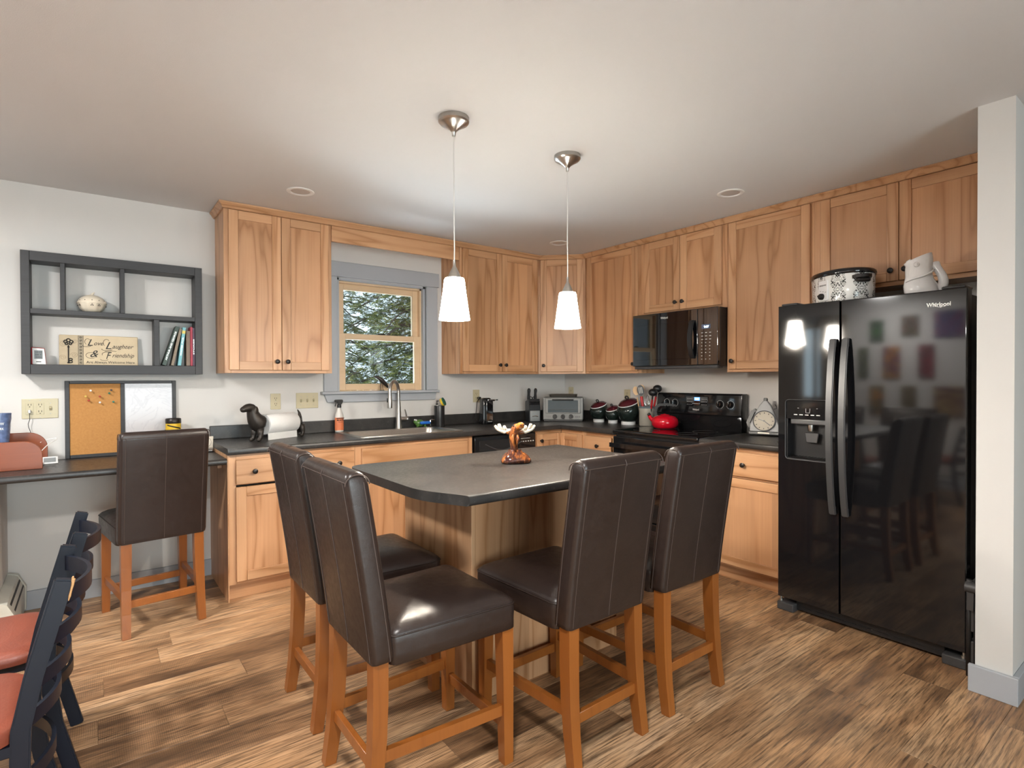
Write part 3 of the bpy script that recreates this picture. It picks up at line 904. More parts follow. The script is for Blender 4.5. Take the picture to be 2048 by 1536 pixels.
b = bm_new(); box(b, .085, FW - .085, -.735, -.690, .012, .066, .004, 1)
for i in range(9): box(b, .11 + i * .075, .165 + i * .075, -.738, -.734, .030, .034)
obj('base_grille', b, M['black'], t)
for x0 in (-.004, FW - .088):
    b = bm_new(); box(b, x0, x0 + .092, -.778, -.690, .0, .046, .006, 2); obj('foot_cover', b, M['darkgrey'], t)
    b = bm_new(); lathe(b, [(0, 0), (.012, 0), (.012, .012), (.007, .014), (.007, .030), (0, .030)], 12, (x0 + (.012 if x0 < 0 else .078), -.755, .046)); obj('hinge', b, M['steel'], t)
for x0 in (.01, FW - .10):
    b = bm_new(); box(b, x0, x0 + .09, -.760, -.640, 1.700 if x0 < 0 else 1.7241, 1.738, .006, 2); obj('hinge_cover', b, M['black'], t)

# ------------------------------------------------------------------ range
t = thing('kitchen_range', 'black electric range with glass cooktop and knobs on the back panel', 'range', (0, -1.2543, 0), -PI / 2)
RW = .762
b = bm_new(); box(b, .002, RW - .002, -.615, -.03, .02, .895, .003, 1); obj('body', b, M['black'], t)
b = bm_new(); box(b, 0, RW, -.655, -.02, .893, .915, .006, 2); obj('cooktop_frame', b, M['blackgloss'], t)
b = bm_new(); box(b, .012, RW - .012, -.640, -.10, .9152, .9195, .002, 1); ck = obj('cooktop', b, M['blackglass'], t)
for (cx, cy, r) in ((.20, -.26, .075), (.56, -.26, .09), (.20, -.49, .10), (.56, -.49, .075)):
    b = bm_new(); tube(b, [(cx + r * math.cos(a), cy + r * math.sin(a), .9198) for a in np.linspace(0, 2 * PI, 33)], .0008, 4); obj('burner_ring', b, M['darkgrey'], ck)
b = bm_new(); prism(b, [(-.022, .915), (-.108, .915), (-.108, 1.030), (-.118, 1.036), (-.100, 1.188), (-.088, 1.200), (-.022, 1.200)], .002, RW - .002, 'x', .004, 2); bg = obj('backguard', b, M['blackgloss'], t)
def on_bg(z): return -.118 + (z - 1.036) / (1.188 - 1.036) * .018
for kx in (.100, .180, .586, .672):
    k_ = bpy.data.objects.new('control_knob', None); COL.objects.link(k_); k_.parent = t
    k_.location = (kx, on_bg(1.118), 1.118); k_.rotation_euler = (-.118, 0, 0)
    b = bm_new(); lathe(b, [(0, 0), (.026, 0), (.024, .006), (.021, .020), (.019, .024), (0, .024)], 24, axis='y'); box(b, -.004, .004, -.031, -.002, -.021, .021, .002, 1); obj('dial', b, M['blackgloss'], k_)
    b = bm_new(); tube(b, [(.031 * math.cos(a), -.0008, .031 * math.sin(a)) for a in np.linspace(-1.2, PI + 1.2, 26)], .0011, 5); box(b, -.001, .001, -.0325, -.030, .004, .019); obj('scale_ring', b, M['letter'], k_)
b = bm_new(); box(b, .287, .484, on_bg(1.14) - .004, on_bg(1.14) + .004, 1.100, 1.176, .003, 1); dp = obj('display', b, M['blackglass'], t)
M['bluelcd'] = emis('blue_display', (0.10, 0.28, 1.0), 2.2)
M['bluedigit'] = emis('display_digits', (0.55, 0.75, 1.0), 4.0)
b = bm_new(); box(b, .365, .412, on_bg(1.155) - .0075, on_bg(1.155) - .004, 1.143, 1.168); obj('display_glow', b, M['bluelcd'], dp)
b = text_front('9:02', .018, (.372, on_bg(1.155) - .008, 1.149), .034, extrude=.0003); obj('digits', b, M['bluedigit'], dp, smooth=None)
b = bm_new()
for i in range(4):
    for j in range(3):
        for ox in (.300, .430): box(b, ox + i * .013, ox + i * .013 + .006, on_bg(1.11 + j * .02) - .0062, on_bg(1.11 + j * .02) - .004, 1.110 + j * .022, 1.1125 + j * .022)
for i in range(5): box(b, .350 + i * .014, .358 + i * .014, on_bg(1.12) - .0062, on_bg(1.12) - .004, 1.117, 1.121)
obj('key_marks', b, M['letter'], dp)
b = text_front('Whirlpool', .019, (.352, on_bg(1.07) - .0015, 1.066), .058, bold=.0004); obj('logo', b, M['letter'], t, smooth=None)
od = bm_new(); box(od, .006, RW - .006, -.655, -.617, .265, .870, .006, 2); od = obj('oven_door', od, M['blackgloss'], t)
b = bm_new(); box(b, .12, RW - .12, -.659, -.654, .40, .68, .003, 1); obj('oven_window', b, M['blackglass'], od)
b = bm_new(); tube(b, [(.05, -.658, .800), (.05, -.700, .806)], .010, 10); tube(b, [(RW - .05, -.658, .800), (RW - .05, -.700, .806)], .010, 10)
bar(b, [(.02, -.705, .808), (RW / 2, -.716, .808), (RW - .02, -.705, .808)], .018, .034, (0, 1, 0)); obj('handle', b, M['blackgloss'], od)
b = bm_new(); box(b, .006, RW - .006, -.650, -.617, .06, .255, .006, 2); obj('storage_drawer', b, M['blackgloss'], t)

# ------------------------------------------------------------------ microwave
t = thing('microwave', 'black over-the-range microwave with curved handle and keypad', 'microwave', (0, -1.2543, 0), -PI / 2)
MZ0, MZ1, MY = 1.402, 1.8205, -.385
b = bm_new(); box(b, .002, .760, MY, -.004, MZ0, MZ1, .003, 1); obj('body', b, M['black'], t)
b = bm_new(); box(b, .002, .598, MY - .030, MY - .001, MZ0 + .012, MZ1, .004, 2); md_ = obj('door', b, M['blackglass'], t)
b = bm_new(); box(b, .040, .525, MY - .032, MY - .029, MZ0 + .060, MZ1 - .085, .002, 1); obj('window', b, M['blackglass'], md_)
b = bm_new(); box(b, .600, .760, MY - .030, MY - .001, MZ0 + .012, MZ1, .004, 2); mp = obj('control_panel', b, M['blackglass'], t)
b = bm_new(); box(b, .01, .752, MY - .020, MY + .05, MZ0 - .012, MZ0 + .011, .004, 1)
for i in range(14): box(b, .05 + i * .05, .085 + i * .05, MY - .021, MY - .018, MZ0 - .004, MZ0 + .004)
obj('vent_grille', b, M['darkgrey'], t)
b = bm_new()
P_ = [(.560, MY - .036 - .036 * math.sin(PI * i / 14) ** .8, MZ0 + .062 + .272 * i / 14) for i in range(15)]
bar(b, P_, .034, .012, (1, 0, 0)); obj('handle', b, M['black'], md_, smooth=0.8)
b = text_front('Whirlpool', .022, (.275, MY - .0305, MZ1 - .048), .066, bold=.0004); obj('logo', b, M['letter'], md_, smooth=None)
b = bm_new(); box(b, .632, .704, MY - .032, MY - .029, MZ1 - .150, MZ1 - .118); obj('display', b, plain('lcd_panel', (.08, .10, .16), .3), mp)
b = text_front('9:07', .022, (.652, MY - .0325, MZ1 - .143), .038, extrude=.0003); obj('digits', b, M['bluedigit'], mp, smooth=None)
b = bm_new()
for j in range(9):
    for i in range(3):
        if j == 7 and i == 1: continue
        z = MZ1 - .180 - j * .0235
        box(b, .630 + i * .032, .630 + i * .032 + (.014 if j < 3 else .007), MY - .0315, MY - .029, z, z + .0045)
obj('key_marks', b, M['letter'], mp)

# ------------------------------------------------------------------ dishwasher
t = thing('dishwasher', 'black dishwasher with curved door latch between sink cabinet and corner', 'dishwasher', (-1.535, 0, 0))
b = bm_new(); box(b, .004, .624, -.585, -.03, .09, .868); obj('body', b, M['black'], t)
b = bm_new(); box(b, .006, .622, -.625, -.586, .115, .705, .005, 2); obj('door', b, M['blackgloss'], t)
b = bm_new(); box(b, .006, .622, -.628, -.586, .710, .866, .008, 2); cp_ = obj('control_panel', b, M['blackgloss'], t)
b = bm_new(); tube(b, [(.10 + .36 * i / 12, -.632, .800 - .055 * math.sin(PI * i / 12)) for i in range(13)], .006, 8); obj('door_latch', b, M['darkgrey'], cp_)
b = bm_new(); box(b, .05, .43, -.6295, -.627, .752, .832, .002, 1); obj('latch_recess', b, M['black'], cp_)
b = bm_new()
for i in range(6): box(b, .455 + i * .026, .468 + i * .026, -.6305, -.627, .795, .803)
box(b, .46, .56, -.6300, -.627, .822, .825); obj('key_marks', b, M['letter'], cp_)
b = bm_new(); box(b, .02, .608, -.560, -.545, 0, .10); obj('toe_kick', b, M['black'], t)

# ------------------------------------------------------------------ leather counter stools
def make_stool():
    t = thing('counter_stool', 'stool', 'stool')
    # upholstered back: rounded slab leaning backwards
    def yr(z): return -.250 - .085 * max(0.0, (z - .48) / .575) ** 1.15
    rings = []
    hw, th = .2025, .070
    for z, inset, tk in ((.478, .010, 1.0), (.482, .003, 1.0), (.50, 0, 1), (.58, 0, 1), (.66, 0, 1), (.74, 0, 1), (.82, 0, 1), (.90, 0, 1), (.97, 0, 1), (1.015, 0, 1), (1.035, .002, .94), (1.047, .006, .76), (1.054, .012, .50), (1.056, .018, .25)):
        r = yr(z); c = r + th / 2
        h = th / 2 * tk
        rings.append([(x, y, z) for x, y in rrect(-hw + inset, hw - inset, c - h, c + h, min(.016, h * .9), 4)])
    b = bm_new(); loft(b, rings); bk = obj('backrest', b, M['leather'], t, smooth=0.9)
    # seams and stitching on the back
    b = bm_new()
    zs = [.485 + .54 * i / 14 for i in range(15)]
    for x in (0.0, -.176, .176): tube(b, [(x, yr(z) - .0004, z) for z in zs], .0016, 5)
    for x in (-hw, hw): tube(b, [(x * 1.001, yr(z) + .052, z) for z in zs], .0018, 5)
    zt = 1.026
    tube(b, [(x, yr(zt) + .0008, zt) for x in np.linspace(-.196, .196, 9)], .0018, 5)
    for s in (-1, 1):
        tube(b, [(s * (hw - .001), yr(1.03) + .035 + .036 * math.cos(a), 1.018 + .030 * math.sin(a)) for a in np.linspace(0, PI, 12)], .0018, 5)
    tube(b, [(0, yr(1.03) + .035 + .0375 * math.cos(a), 1.021 + .036 * math.sin(a)) for a in np.linspace(.1, PI, 12)], .0016, 5)
    obj('stitching', b, M['thread'], bk)
    # seat cushion
    def seat_ring(s, z, dy=0.0, front=.26):
        pts = []
        y0, y1 = -.196, front
        wb, wf = .2025, .2225
        base = rrect(-1, 1, -1, 1, .12, 4)
        for (u, v) in base:
            y = (y0 + y1) / 2 + v * (y1 - y0) / 2
            w = wb + (wf - wb) * (v + 1) / 2
            pts.append(((u * w) * s, (y - .032) * s + .032, z))
        return pts
    b = bm_new()
    loft(b, [seat_ring(.975, .463), seat_ring(1, .468), seat_ring(1.0, .50), seat_ring(1.004, .53), seat_ring(1.0, .551), seat_ring(.985, .561), seat_ring(.94, .571), seat_ring(.84, .583), seat_ring(.66, .594), seat_ring(.42, .600), seat_ring(.18, .602)])
    st = obj('seat', b, M['leather'], t, smooth=1.0)
    b = bm_new(); rg = seat_ring(1.001, .553); tube(b, rg + [rg[0]], .0028, 6); obj('piping', b, M['leather'], st)
    # legs
    for s in (-1, 1):
        b = bm_new(); bar(b, [(s * .190, .228, .468), (s * .192, .230, .25), (s * .194, .232, 0.0)], [.046, .042, .036], [.046, .042, .036]); obj('leg', b, M['legwood'], t, smooth=None)
        b = bm_new(); bar(b, [(s * .166, -.222, .482), (s * .167, -.223, .36), (s * .169, -.228, .24), (s * .171, -.239, .12), (s * .173, -.256, 0.0)], [.046, .045, .043, .040, .037], [.048, .048, .046, .042, .038]); obj('leg', b, M['legwood'], t, smooth=None)
        b = bm_new(); bar(b, [(s * .170, -.232, .192), (s * .193, .232, .186)], .020, .036); obj('stretcher', b, M['legwood'], t, smooth=None)
    b = bm_new(); box(b, -.160, .160, -.244, -.224, .147, .185, .002, 1); obj('stretcher', b, M['legwood'], t)
    b = bm_new(); box(b, -.180, .180, .222, .242, .112, .150, .002, 1); obj('stretcher', b, M['legwood'], t)
    return t
g = 'dark leather counter stools'
stool = make_stool()
stool['label'] = 'dark brown leather stool beside the rounded island end, on the side nearer the patio door'
stool['group'] = g
stool.location = (-2.993, -2.487, 0); stool.rotation_euler = (0, 0, -PI / 2)
dup(stool, (-2.972, -1.945, 0), -PI / 2, 'dark brown leather stool at the rounded island end nearer the sink', g)
dup(stool, (-2.445, -2.612, 0), 0.015, 'dark brown leather stool with a scuffed back at the middle of the long island side', g)
dup(stool, (-1.925, -2.603, 0), 0.0, 'dark brown leather stool at the long island side nearest the refrigerator', g)
dup(stool, (-3.618, -.515, 0), math.radians(6.5), 'dark brown leather stool pushed under the built-in desk', g)

# ------------------------------------------------------------------ ladder-back dining chairs
def make_chair():
    t = thing('dining_chair', 'chair', 'chair')
    for s in (-1, 1):
        b = bm_new(); bar(b, [(s * .180, -.292, .812), (s * .180, -.262, .70), (s * .180, -.230, .58), (s * .180, -.206, .46), (s * .180, -.203, .36), (s * .180, -.222, .20), (s * .180, -.270, 0)], .025, .040); 
        bmesh.ops.bevel(b, geom=[e for e in b.edges if e.calc_face_angle(0) > .8], offset=.004, segments=2, affect='EDGES')
        obj('back_post', b, M['navy'], t, smooth=0.7)
        b = bm_new(); bar(b, [(s * .175, .19, .425), (s * .180, .20, 0)], [.026, .022], [.026, .022]); obj('leg', b, M['navy'], t, smooth=None)
        b = bm_new(); box(b, s * .178 - .009, s * .178 + .009, -.20, .19, .400, .425); obj('seat_rail', b, M['navy'], t)
        b = bm_new(); tube(b, [(s * .180, -.215, .22), (s * .179, .195, .22)], .008, 8); obj('stretcher', b, M['navy'], t)
    for z in (.762, .664, .566, .470):
        y = -.206 - (z - .46) * .24
        b = bm_new(); bar(b, [(x, y - .004 - .060 * (1 - (x / .175) ** 2), z) for x in np.linspace(-.172, .172, 13)], .010, .044 if z > .75 else .038, (0, 1, 0)); obj('slat', b, M['navy'], t, smooth=0.9)
    b = bm_new(); bar(b, [(x, -.200 - .060 * (1 - (x / .175) ** 2), .315) for x in np.linspace(-.172, .172, 13)], .010, .036, (0, 1, 0)); obj('rear_stretcher', b, M['navy'], t, smooth=0.9)
    b = bm_new(); box(b, -.17, .17, .18, .20, .400, .425); box(b, -.17, .17, -.205, -.185, .400, .425); obj('seat_rail', b, M['navy'], t)
    def ring(s, z):
        return [(x * s, y * s, z) for x, y in rrect(-.205, .205, -.205, .215, .085, 6)]
    b = bm_new(); loft(b, [ring(.96, .424), ring(1, .428), ring(1.0, .440), ring(.985, .452), ring(.93, .462), ring(.8, .468), ring(.5, .471)]); obj('seat', b, M['vinyl'], t, smooth=1.0)
    return t
g = 'navy ladder-back dining chairs'
ch = make_chair()
ch['label'] = 'navy ladder-back chair with rust seat, paint worn off its post corners, farther from the desk'
ch['group'] = g
ch.location = (-4.238, -2.205, 0); ch.rotation_euler = (0, 0, PI / 2)
dup(ch, (-4.212, -1.692, 0), PI / 2, 'navy ladder-back chair with rust seat standing nearer the desk and heater', g)
dup(ch, (-4.95, -2.27, 0), 0.15, 'navy ladder-back chair that shows only as a reflection in the refrigerator door', g)

# bare wood showing where the paint is worn off one post of the first chair
b = bm_new()
tube(b, [(-.1905, -.3105, .8105), (-.1915, -.3085, .795), (-.1918, -.305, .780), (-.1920, -.3025, .768), (-.1920, -.300, .757)], [.0042, .0030, .0024, .0028, .0010], 6)
tube(b, [(-.186, -.309, .8118), (-.176, -.3095, .8118), (-.170, -.3095, .8115)], [.0030, .0016, .0008], 6)
obj('worn_edge', b, plain('bare_wood_chip', (.50, .28, .12), .6, var=.4, scale=200), ch, label='bare wood where the navy paint has worn off')

# ------------------------------------------------------------------ pendant lamps and recessed lights
M['shade'] = None
tt = NT('lit_opal_glass')
co, _ = tt.coords(False)
sep = tt.n('ShaderNodeSeparateXYZ', {0: co})
gr = tt.ramp(tt.math('MULTIPLY', tt.math('ADD', sep.outputs[2], 0.19), 5.3), [(0.0, 1.0), (0.55, 1.25), (1.0, 0.9)])
em = tt.n('ShaderNodeEmission', {'Color': (1.0, 0.92, 0.80, 1), 'Strength': tt.math('MULTIPLY', gr, 38.0)})
df = tt.n('ShaderNodeBsdfPrincipled', {'Base Color': (0.85, 0.84, 0.82, 1), 'Roughness': 0.25})
ad = tt.n('ShaderNodeAddShader', {0: em.outputs[0], 1: df.outputs[0]})
tt.t.links.new(ad.outputs[0], tt.out.inputs[0])
M['shade'] = tt.m
M['cord'] = plain('silver_cord', (.62, .60, .57), .5)
def pendant(loc, label):
    t = thing('pendant_lamp', label, 'lamp', (loc[0], loc[1], 1.575), 0, 'pendant lamps over the island')
    top = ZC - 1.575
    b = bm_new(); lathe(b, [(0, top), (.066, top), (.067, top - .018), (.062, top - .024), (.060, top - .026), (.040, top - .036), (.020, top - .050), (.011, top - .060), (.009, top - .062), (.007, top - .080), (0, top - .080)], 32); obj('canopy', b, M['steel'], t, smooth=0.7)
    b = bm_new(); tube(b, [(.001 * math.sin(i * 1.3), 0, .255 + (top - .335) * i / 10) for i in range(11)], .0026, 6); obj('cord', b, M['cord'], t)
    b = bm_new(); lathe(b, [(0, .258), (.006, .258), (.007, .232), (.012, .222), (.020, .205), (.027, .190), (.030, .180), (0, .180)], 20); obj('cap', b, M['steel'], t, smooth=0.9)
    b = bm_new(); lathe(b, [(.026, .181), (.040, .180), (.044, .172), (.0515, .110), (.059, .055), (.0665, .004), (.0675, 0), (.0645, 0), (.056, .055), (.0485, .110), (.041, .170), (.026, .176)], 36); sh = obj('shade', b, M['shade'], t, smooth=0.9)
    b = bm_new(); sphere(b, (0, 0, .085), .024, 14, 1, 1, 1.3); lathe(b, [(0, .176), (.014, .176), (.014, .115), (0, .115)], 12); obj('bulb', b, M['white'], t)
    d = bpy.data.lights.new('pendant_light', 'POINT'); d.energy = 22; d.color = (1.0, .89, .74); d.shadow_soft_size = .03
    o = bpy.data.objects.new('pendant_light', d); COL.objects.link(o); o.location = (loc[0], loc[1], 1.590)
pendant((-2.635, -2.148), 'lit white glass pendant lamp hanging over the rounded end of the island')
pendant((-1.965, -2.146), 'lit white glass pendant lamp hanging over the island end nearer the refrigerator')
for (x, y), lb in (((-2.884, -.798), 'round recessed ceiling light in front of the left wall cabinet'), ((-.786, -2.333), 'round recessed ceiling light between the range and the refrigerator'), ((-.792, -.791), 'round recessed ceiling light in front of the corner cabinet')):
    t = thing('recessed_light', lb, 'light', (x, y, ZC - .004), 0, 'recessed ceiling lights')
    b = bm_new(); lathe(b, [(.078, .004), (.079, .001), (.073, -.0015), (.058, -.001), (.054, .003)], 32); obj('trim_ring', b, plain('ring_white', (.74, .73, .71), .4), t, smooth=0.8)
    b = bm_new(); lathe(b, [(0, .0022), (.030, .0020), (.055, .0035)], 32); obj('lens', b, plain('frosted_lens', (.50, .46, .43), .5), t, smooth=0.8)

M['dome'] = emis('lit_dome_glass', (1.0, .88, .72), 3.0)
for (x, y), lb, pw in (((-5.0, -1.7), 'lit flush dome ceiling lamp over the dining side of the room', 38), ((-3.7, -3.7), 'added fill light, an unseen flush dome lamp in the middle of the room', 27)):  # the mid-room lamp is an added fill light, out of view
    t = thing('ceiling_lamp', lb, 'lamp', (x, y, ZC - .002), 0, 'flush ceiling lamps')
    b = bm_new(); lathe(b, [(0, 0), (.15, 0), (.155, -.012), (.15, -.022), (0, -.022)], 32); obj('base', b, M['steel'], t, smooth=0.8)
    b = bm_new(); lathe(b, [(.145, -.022), (.135, -.055), (.10, -.085), (.05, -.10), (0, -.104)], 32); obj('dome', b, M['dome'], t, smooth=1.2)
    d = bpy.data.lights.new('ceiling_lamp_light', 'AREA'); d.shape = 'DISK'; d.size = .28; d.energy = pw; d.color = (1.0, .975, .95)
    o = bpy.data.objects.new('ceiling_lamp_light', d); COL.objects.link(o); o.location = (x, y, ZC - .115)

# ------------------------------------------------------------------ sink and faucet
t = thing('kitchen_sink', 'stainless steel single-bowl drop-in sink below the window', 'sink', (0, 0, 0))
def rr3(x0, x1, y0, y1, r, z): return [(x, y, z) for x, y in rrect(x0, x1, y0, y1, r, 5)]
b = bm_new()
loft(b, [rr3(-2.430, -1.590, -.577, -.045, .035, CT + .0005), rr3(-2.428, -1.592, -.575, -.047, .034, CT + .006), rr3(-2.408, -1.612, -.556, -.100, .045, CT + .006), rr3(-2.392, -1.628, -.540, -.120, .055, CT + .004), rr3(-2.388, -1.632, -.535, -.125, .055, CT - .008), rr3(-2.378, -1.642, -.525, -.135, .06, CT - .150), rr3(-2.34, -1.68, -.49, -.17, .05, CT - .185)], cap0=False, cap1=True)
obj('basin', b, M['steel'], t, smooth=0.8)
b = bm_new(); lathe(b, [(0, 0), (.042, 0), (.045, .003), (.030, .004), (.028, -.004), (0, -.004)], 20, (-2.01, -.33, CT - .184)); obj('drain', b, M['chrome'], t)
t = thing('faucet', 'brushed nickel gooseneck faucet with pull-down spray head and side lever', 'faucet', (-1.905, -.074, CT + .006))
b = bm_new(); lathe(b, [(0, 0), (.029, 0), (.029, .012), (.024, .05), (.020, .12), (.0165, .20), (.0165, .215), (0, .215)], 24); obj('body', b, M['steel'], t, smooth=0.8)
dv = Vector((-.150, -.128, 0)).normalized()
P_ = [(0, 0, .20)]
R_ = .083
for i in range(15):
    a = PI * i / 14
    P_.append(tuple(dv * (R_ - R_ * math.cos(a)) + Vector((0, 0, .300 + R_ * math.sin(a)))))
P_.append(tuple(dv * (2 * R_) + Vector((0, 0, .275))))
b = bm_new(); tube(b, P_, .0135, 14); obj('spout', b, M['steel'], t, smooth=1.2)
e_ = dv * (2 * R_)
b = bm_new(); lathe(b, [(0, .276), (.0150, .276), (.0155, .262), (.0185, .235), (.0205, .200), (.0195, .172), (.014, .170), (0, .170)], 18, (e_.x, e_.y, 0)); obj('spray_head', b, M['steel'], t, smooth=0.9)
b = bm_new(); box(b, e_.x - .024, e_.x - .018, e_.y - .006, e_.y + .006, .215, .250, .003, 1); obj('spray_button', b, M['black'], t)
b = bm_new(); tube(b, [(.012, 0, .075), (.075, -.004, .075)], .0155, 14); lathe(b, [(0, 0), (.018, 0), (.018, .014), (0, .016)], 14, (.075, -.004, .067)); obj('lever_hub', b, M['steel'], t, smooth=0.9)
b = bm_new(); tube(b, [(.070, -.004, .085), (.062, -.008, .115), (.050, -.012, .150)], [.006, .005, .0045], 8); obj('lever', b, M['steel'], t)

# ------------------------------------------------------------------ things beside the sink
t = thing('spray_bottle', 'clear spray bottle with black trigger and orange label beside the sink', 'bottle', (-2.400, -.085, CT + .0075))
M['clearplastic'] = plain('cloudy_plastic', (.62, .60, .56), .2)
b = bm_new(); lathe(b, [(0, 0), (.030, 0), (.0325, .005), (.0325, .115), (.030, .130), (.020, .155), (.0145, .175), (.0140, .185), (0, .185)], 20, sy=.72); bo = obj('bottle_body', b, M['clearplastic'], t, smooth=0.8)
b = bm_new(); lathe(b, [(.0332, .012), (.0334, .014), (.0334, .106), (.0332, .108)], 28, sy=.725); obj('label', b, plain('orange_label', (.72, .20, .08), .5), bo, smooth=0.9)
b = bm_new(); box(b, -.030, .030, -.0245, -.0235, .100, .106); obj('label_band', b, M['slot'], bo)
b = text_front('MRS. MEYER\'S', .012, (-.026, -.0246, .085), .052, bold=.0003); obj('label_text', b, M['slot'], bo, smooth=None)
b = text_front('CLEAN DAY', .007, (-.018, -.0246, .072), .036); obj('label_text', b, M['slot'], bo, smooth=None)
b = bm_new(); lathe(b, [(0, .182), (.0155, .182), (.0155, .203), (.012, .206), (0, .206)], 16); obj('collar', b, M['black'], t)
b = bm_new(); prism(b, [(-.036, .236), (-.030, .243), (.024, .243), (.030, .234), (.024, .218), (.014, .204), (-.012, .204), (-.012, .222), (-.034, .226)], -.010, .010, 'y', .003, 1); obj('spray_head', b, M['black'], t)
b = bm_new(); tube(b, [(-.016, 0, .224), (-.026, 0, .210), (-.031, 0, .192)], [.005, .005, .004], 8); obj('trigger', b, M['black'], t)

t = thing('sponge_caddy', 'black cylindrical caddy on the counter right of the sink', 'caddy', (-1.548, -.115, CT + .0005))
b = bm_new(); lathe(b, [(0, .003), (.040, .003), (.043, 0), (.044, .004), (.044, .176), (.043, .179), (.040, .178), (.040, .010), (0, .010)], 28); obj('cup', b, M['black'], t, smooth=0.8)
t = thing('dish_sponge', 'green and yellow scrub sponge standing in the black caddy', 'sponge', (-1.528, -.117, CT + .165))
b = bm_new(); lathe(b, [(0, 0), (.034, 0), (.036, .003), (.036, .018), (0, .018)], 24); xf(b, (0, 0, .038), rx=1.15, rz=.75); obj('foam', b, M['yellow'], t)
b = bm_new(); lathe(b, [(0, 0), (.035, 0), (.036, .002), (.035, .008), (0, .009)], 24); xf(b, (0, 0, 0), rx=1.15, rz=.75); xf(b, (.011, -.012, .047)); obj('scrub_pad', b, M['green'], t)
t = thing('soap_pump', 'black soap pump top poking out of the black caddy', 'pump', (-1.570, -.112, CT + .012))
b = bm_new(); lathe(b, [(0, 0), (.014, 0), (.014, .165), (.010, .172), (0, .172)], 14); obj('bottle', b, M['clearplastic'], t)
b = bm_new(); lathe(b, [(0, .172), (.009, .172), (.009, .186), (.004, .188), (.004, .205), (0, .205)], 12); box(b, -.004, .004, -.026, .006, .203, .210, .002, 1); obj('pump_head', b, M['black'], t)

t = thing('frog_scrubber', 'green ceramic frog dish holding a blue brush behind the sink', 'brush holder', (-1.722, -.085, CT + .007))
M['froggreen'] = plain('frog_green', (.075, .17, .035), .2, var=.3)
b = bm_new(); sphere(b, (0, 0, .030), .038, 18, 1.15, .75, .82); sphere(b, (-.030, 0, .040), .022, 14, 1.1, .9, .8); obj('body', b, M['froggreen'], t, smooth=3.2)
b = bm_new()
for s in (-1, 1): sphere(b, (-.036, s * .012, .056), .008, 10)
obj('eye', b, M['white'], t, smooth=3.2)
b = bm_new(); tube(b, [(.028, -.022, .030), (.036, -.034, .012), (.022, -.040, .004), (.044, -.040, .003)], [.011, .008, .006, .004], 8); tube(b, [(-.022, -.020, .020), (-.030, -.032, .006), (-.044, -.036, .003)], [.009, .006, .004], 8); obj('foot', b, M['froggreen'], t, smooth=1.2)
t = thing('dish_brush', 'small blue dish brush with clear handle resting on the frog dish', 'brush', (-1.695, -.122, CT + .030))
b = bm_new(); box(b, -.040, .055, -.013, .013, -.002, .024, .011, 3); obj('brush_head', b, plain('brush_blue', (.012, .13, .52), .4), t)
b = bm_new(); tube(b, [(.052, 0, .004), (.056, 0, .030), (.066, 0, .034), (.098, 0, .030)], [.006, .006, .0055, .004], 8); tube(b, [(.055, 0, .012), (.057, 0, -.020)], .004, 8); obj('handle', b, M['chrome'], t)

# bird figurine on the window stool
t = thing('bird_figurine', 'bronze long-beaked bird figurine on the window sill', 'figurine', (-2.000, -.012, 1.2255))
b = skin('bird', [(.034, 0, .022), (.012, 0, .052), (-.022, 0, .084), (-.050, 0, .104), (-.074, 0, .112), (-.092, 0, .110)], [(0, 1), (1, 2), (2, 3), (3, 4), (4, 5)], [.006, .016, .021, .015, .010, .003], None, 2); obj('body', b, M['castiron'], t, smooth=3.2)
for x in (-.030, -.012):
    b = bm_new(); tube(b, [(x + .002, 0, .070), (x - .004, 0, .038), (x + .002, 0, .0)], .0022, 6); tube(b, [(x - .012, 0, .0022), (x + .012, 0, .0022)], .0022, 6); obj('leg', b, M['castiron'], t)

# ------------------------------------------------------------------ dachshund towel holder
ang = math.atan2(.165, .305)
t = thing('towel_holder', 'cast bronze dachshund paper towel holder, head raised, beside the wall outlet', 'holder', (-3.020, -.300, CT + .0005), ang)
# local: x from head (-) to tail (+)
b = skin('front', [(.028, 0, .105), (.0, 0, .115), (-.028, 0, .148), (-.045, 0, .190), (-.052, 0, .222), (-.080, 0, .224), (-.112, 0, .212), (-.134, 0, .207)],
         [(0, 1), (1, 2), (2, 3), (3, 4), (4, 5), (5, 6), (6, 7)], [.060, .066, .052, .037, .037, .031, .021, .016], None, 2)
for s in (-1, 1):
    tube(b, [(-.005, s * .026, .085), (-.008, s * .032, .045), (-.012, s * .032, .018), (-.034, s * .032, .010)], [.024, .017, .013, .009], 10)
    sphere(b, (-.022, s * .032, .010), .014, 12, 1.35, 1, .72)
obj('head_and_chest', b, M['castiron'], t, smooth=3.2)
for s in (-1, 1):
    b = bm_new(); sphere(b, (-.040, s * .030, .196), .024, 12, .75, .35, 1.45); obj('ear', b, M['castiron'], t, smooth=3.2)
b = skin('rear', [(.325, 0, .100), (.345, 0, .098), (.362, 0, .130), (.356, 0, .165), (.338, 0, .190)], [(0, 1), (1, 2), (2, 3), (3, 4)], [.048, .046, .016, .009, .003], None, 2)
for s in (-1, 1):
    tube(b, [(.342, s * .028, .085), (.350, s * .034, .045), (.352, s * .034, .018), (.335, s * .034, .010)], [.028, .020, .013, .009], 10)
    sphere(b, (.342, s * .034, .010), .014, 12, 1.35, 1, .72)
tube(b, [(.25, 0, .030), (.30, 0, .018), (.34, 0, .040)], [.012, .016, .02], 8)
obj('rump_and_tail', b, M['castiron'], t, smooth=3.2)
b = bm_new(); tube(b, [(.02, 0, .105), (.34, 0, .105)], .009, 10); obj('rod', b, M['castiron'], t)
ca, sa = math.cos(ang), math.sin(ang)
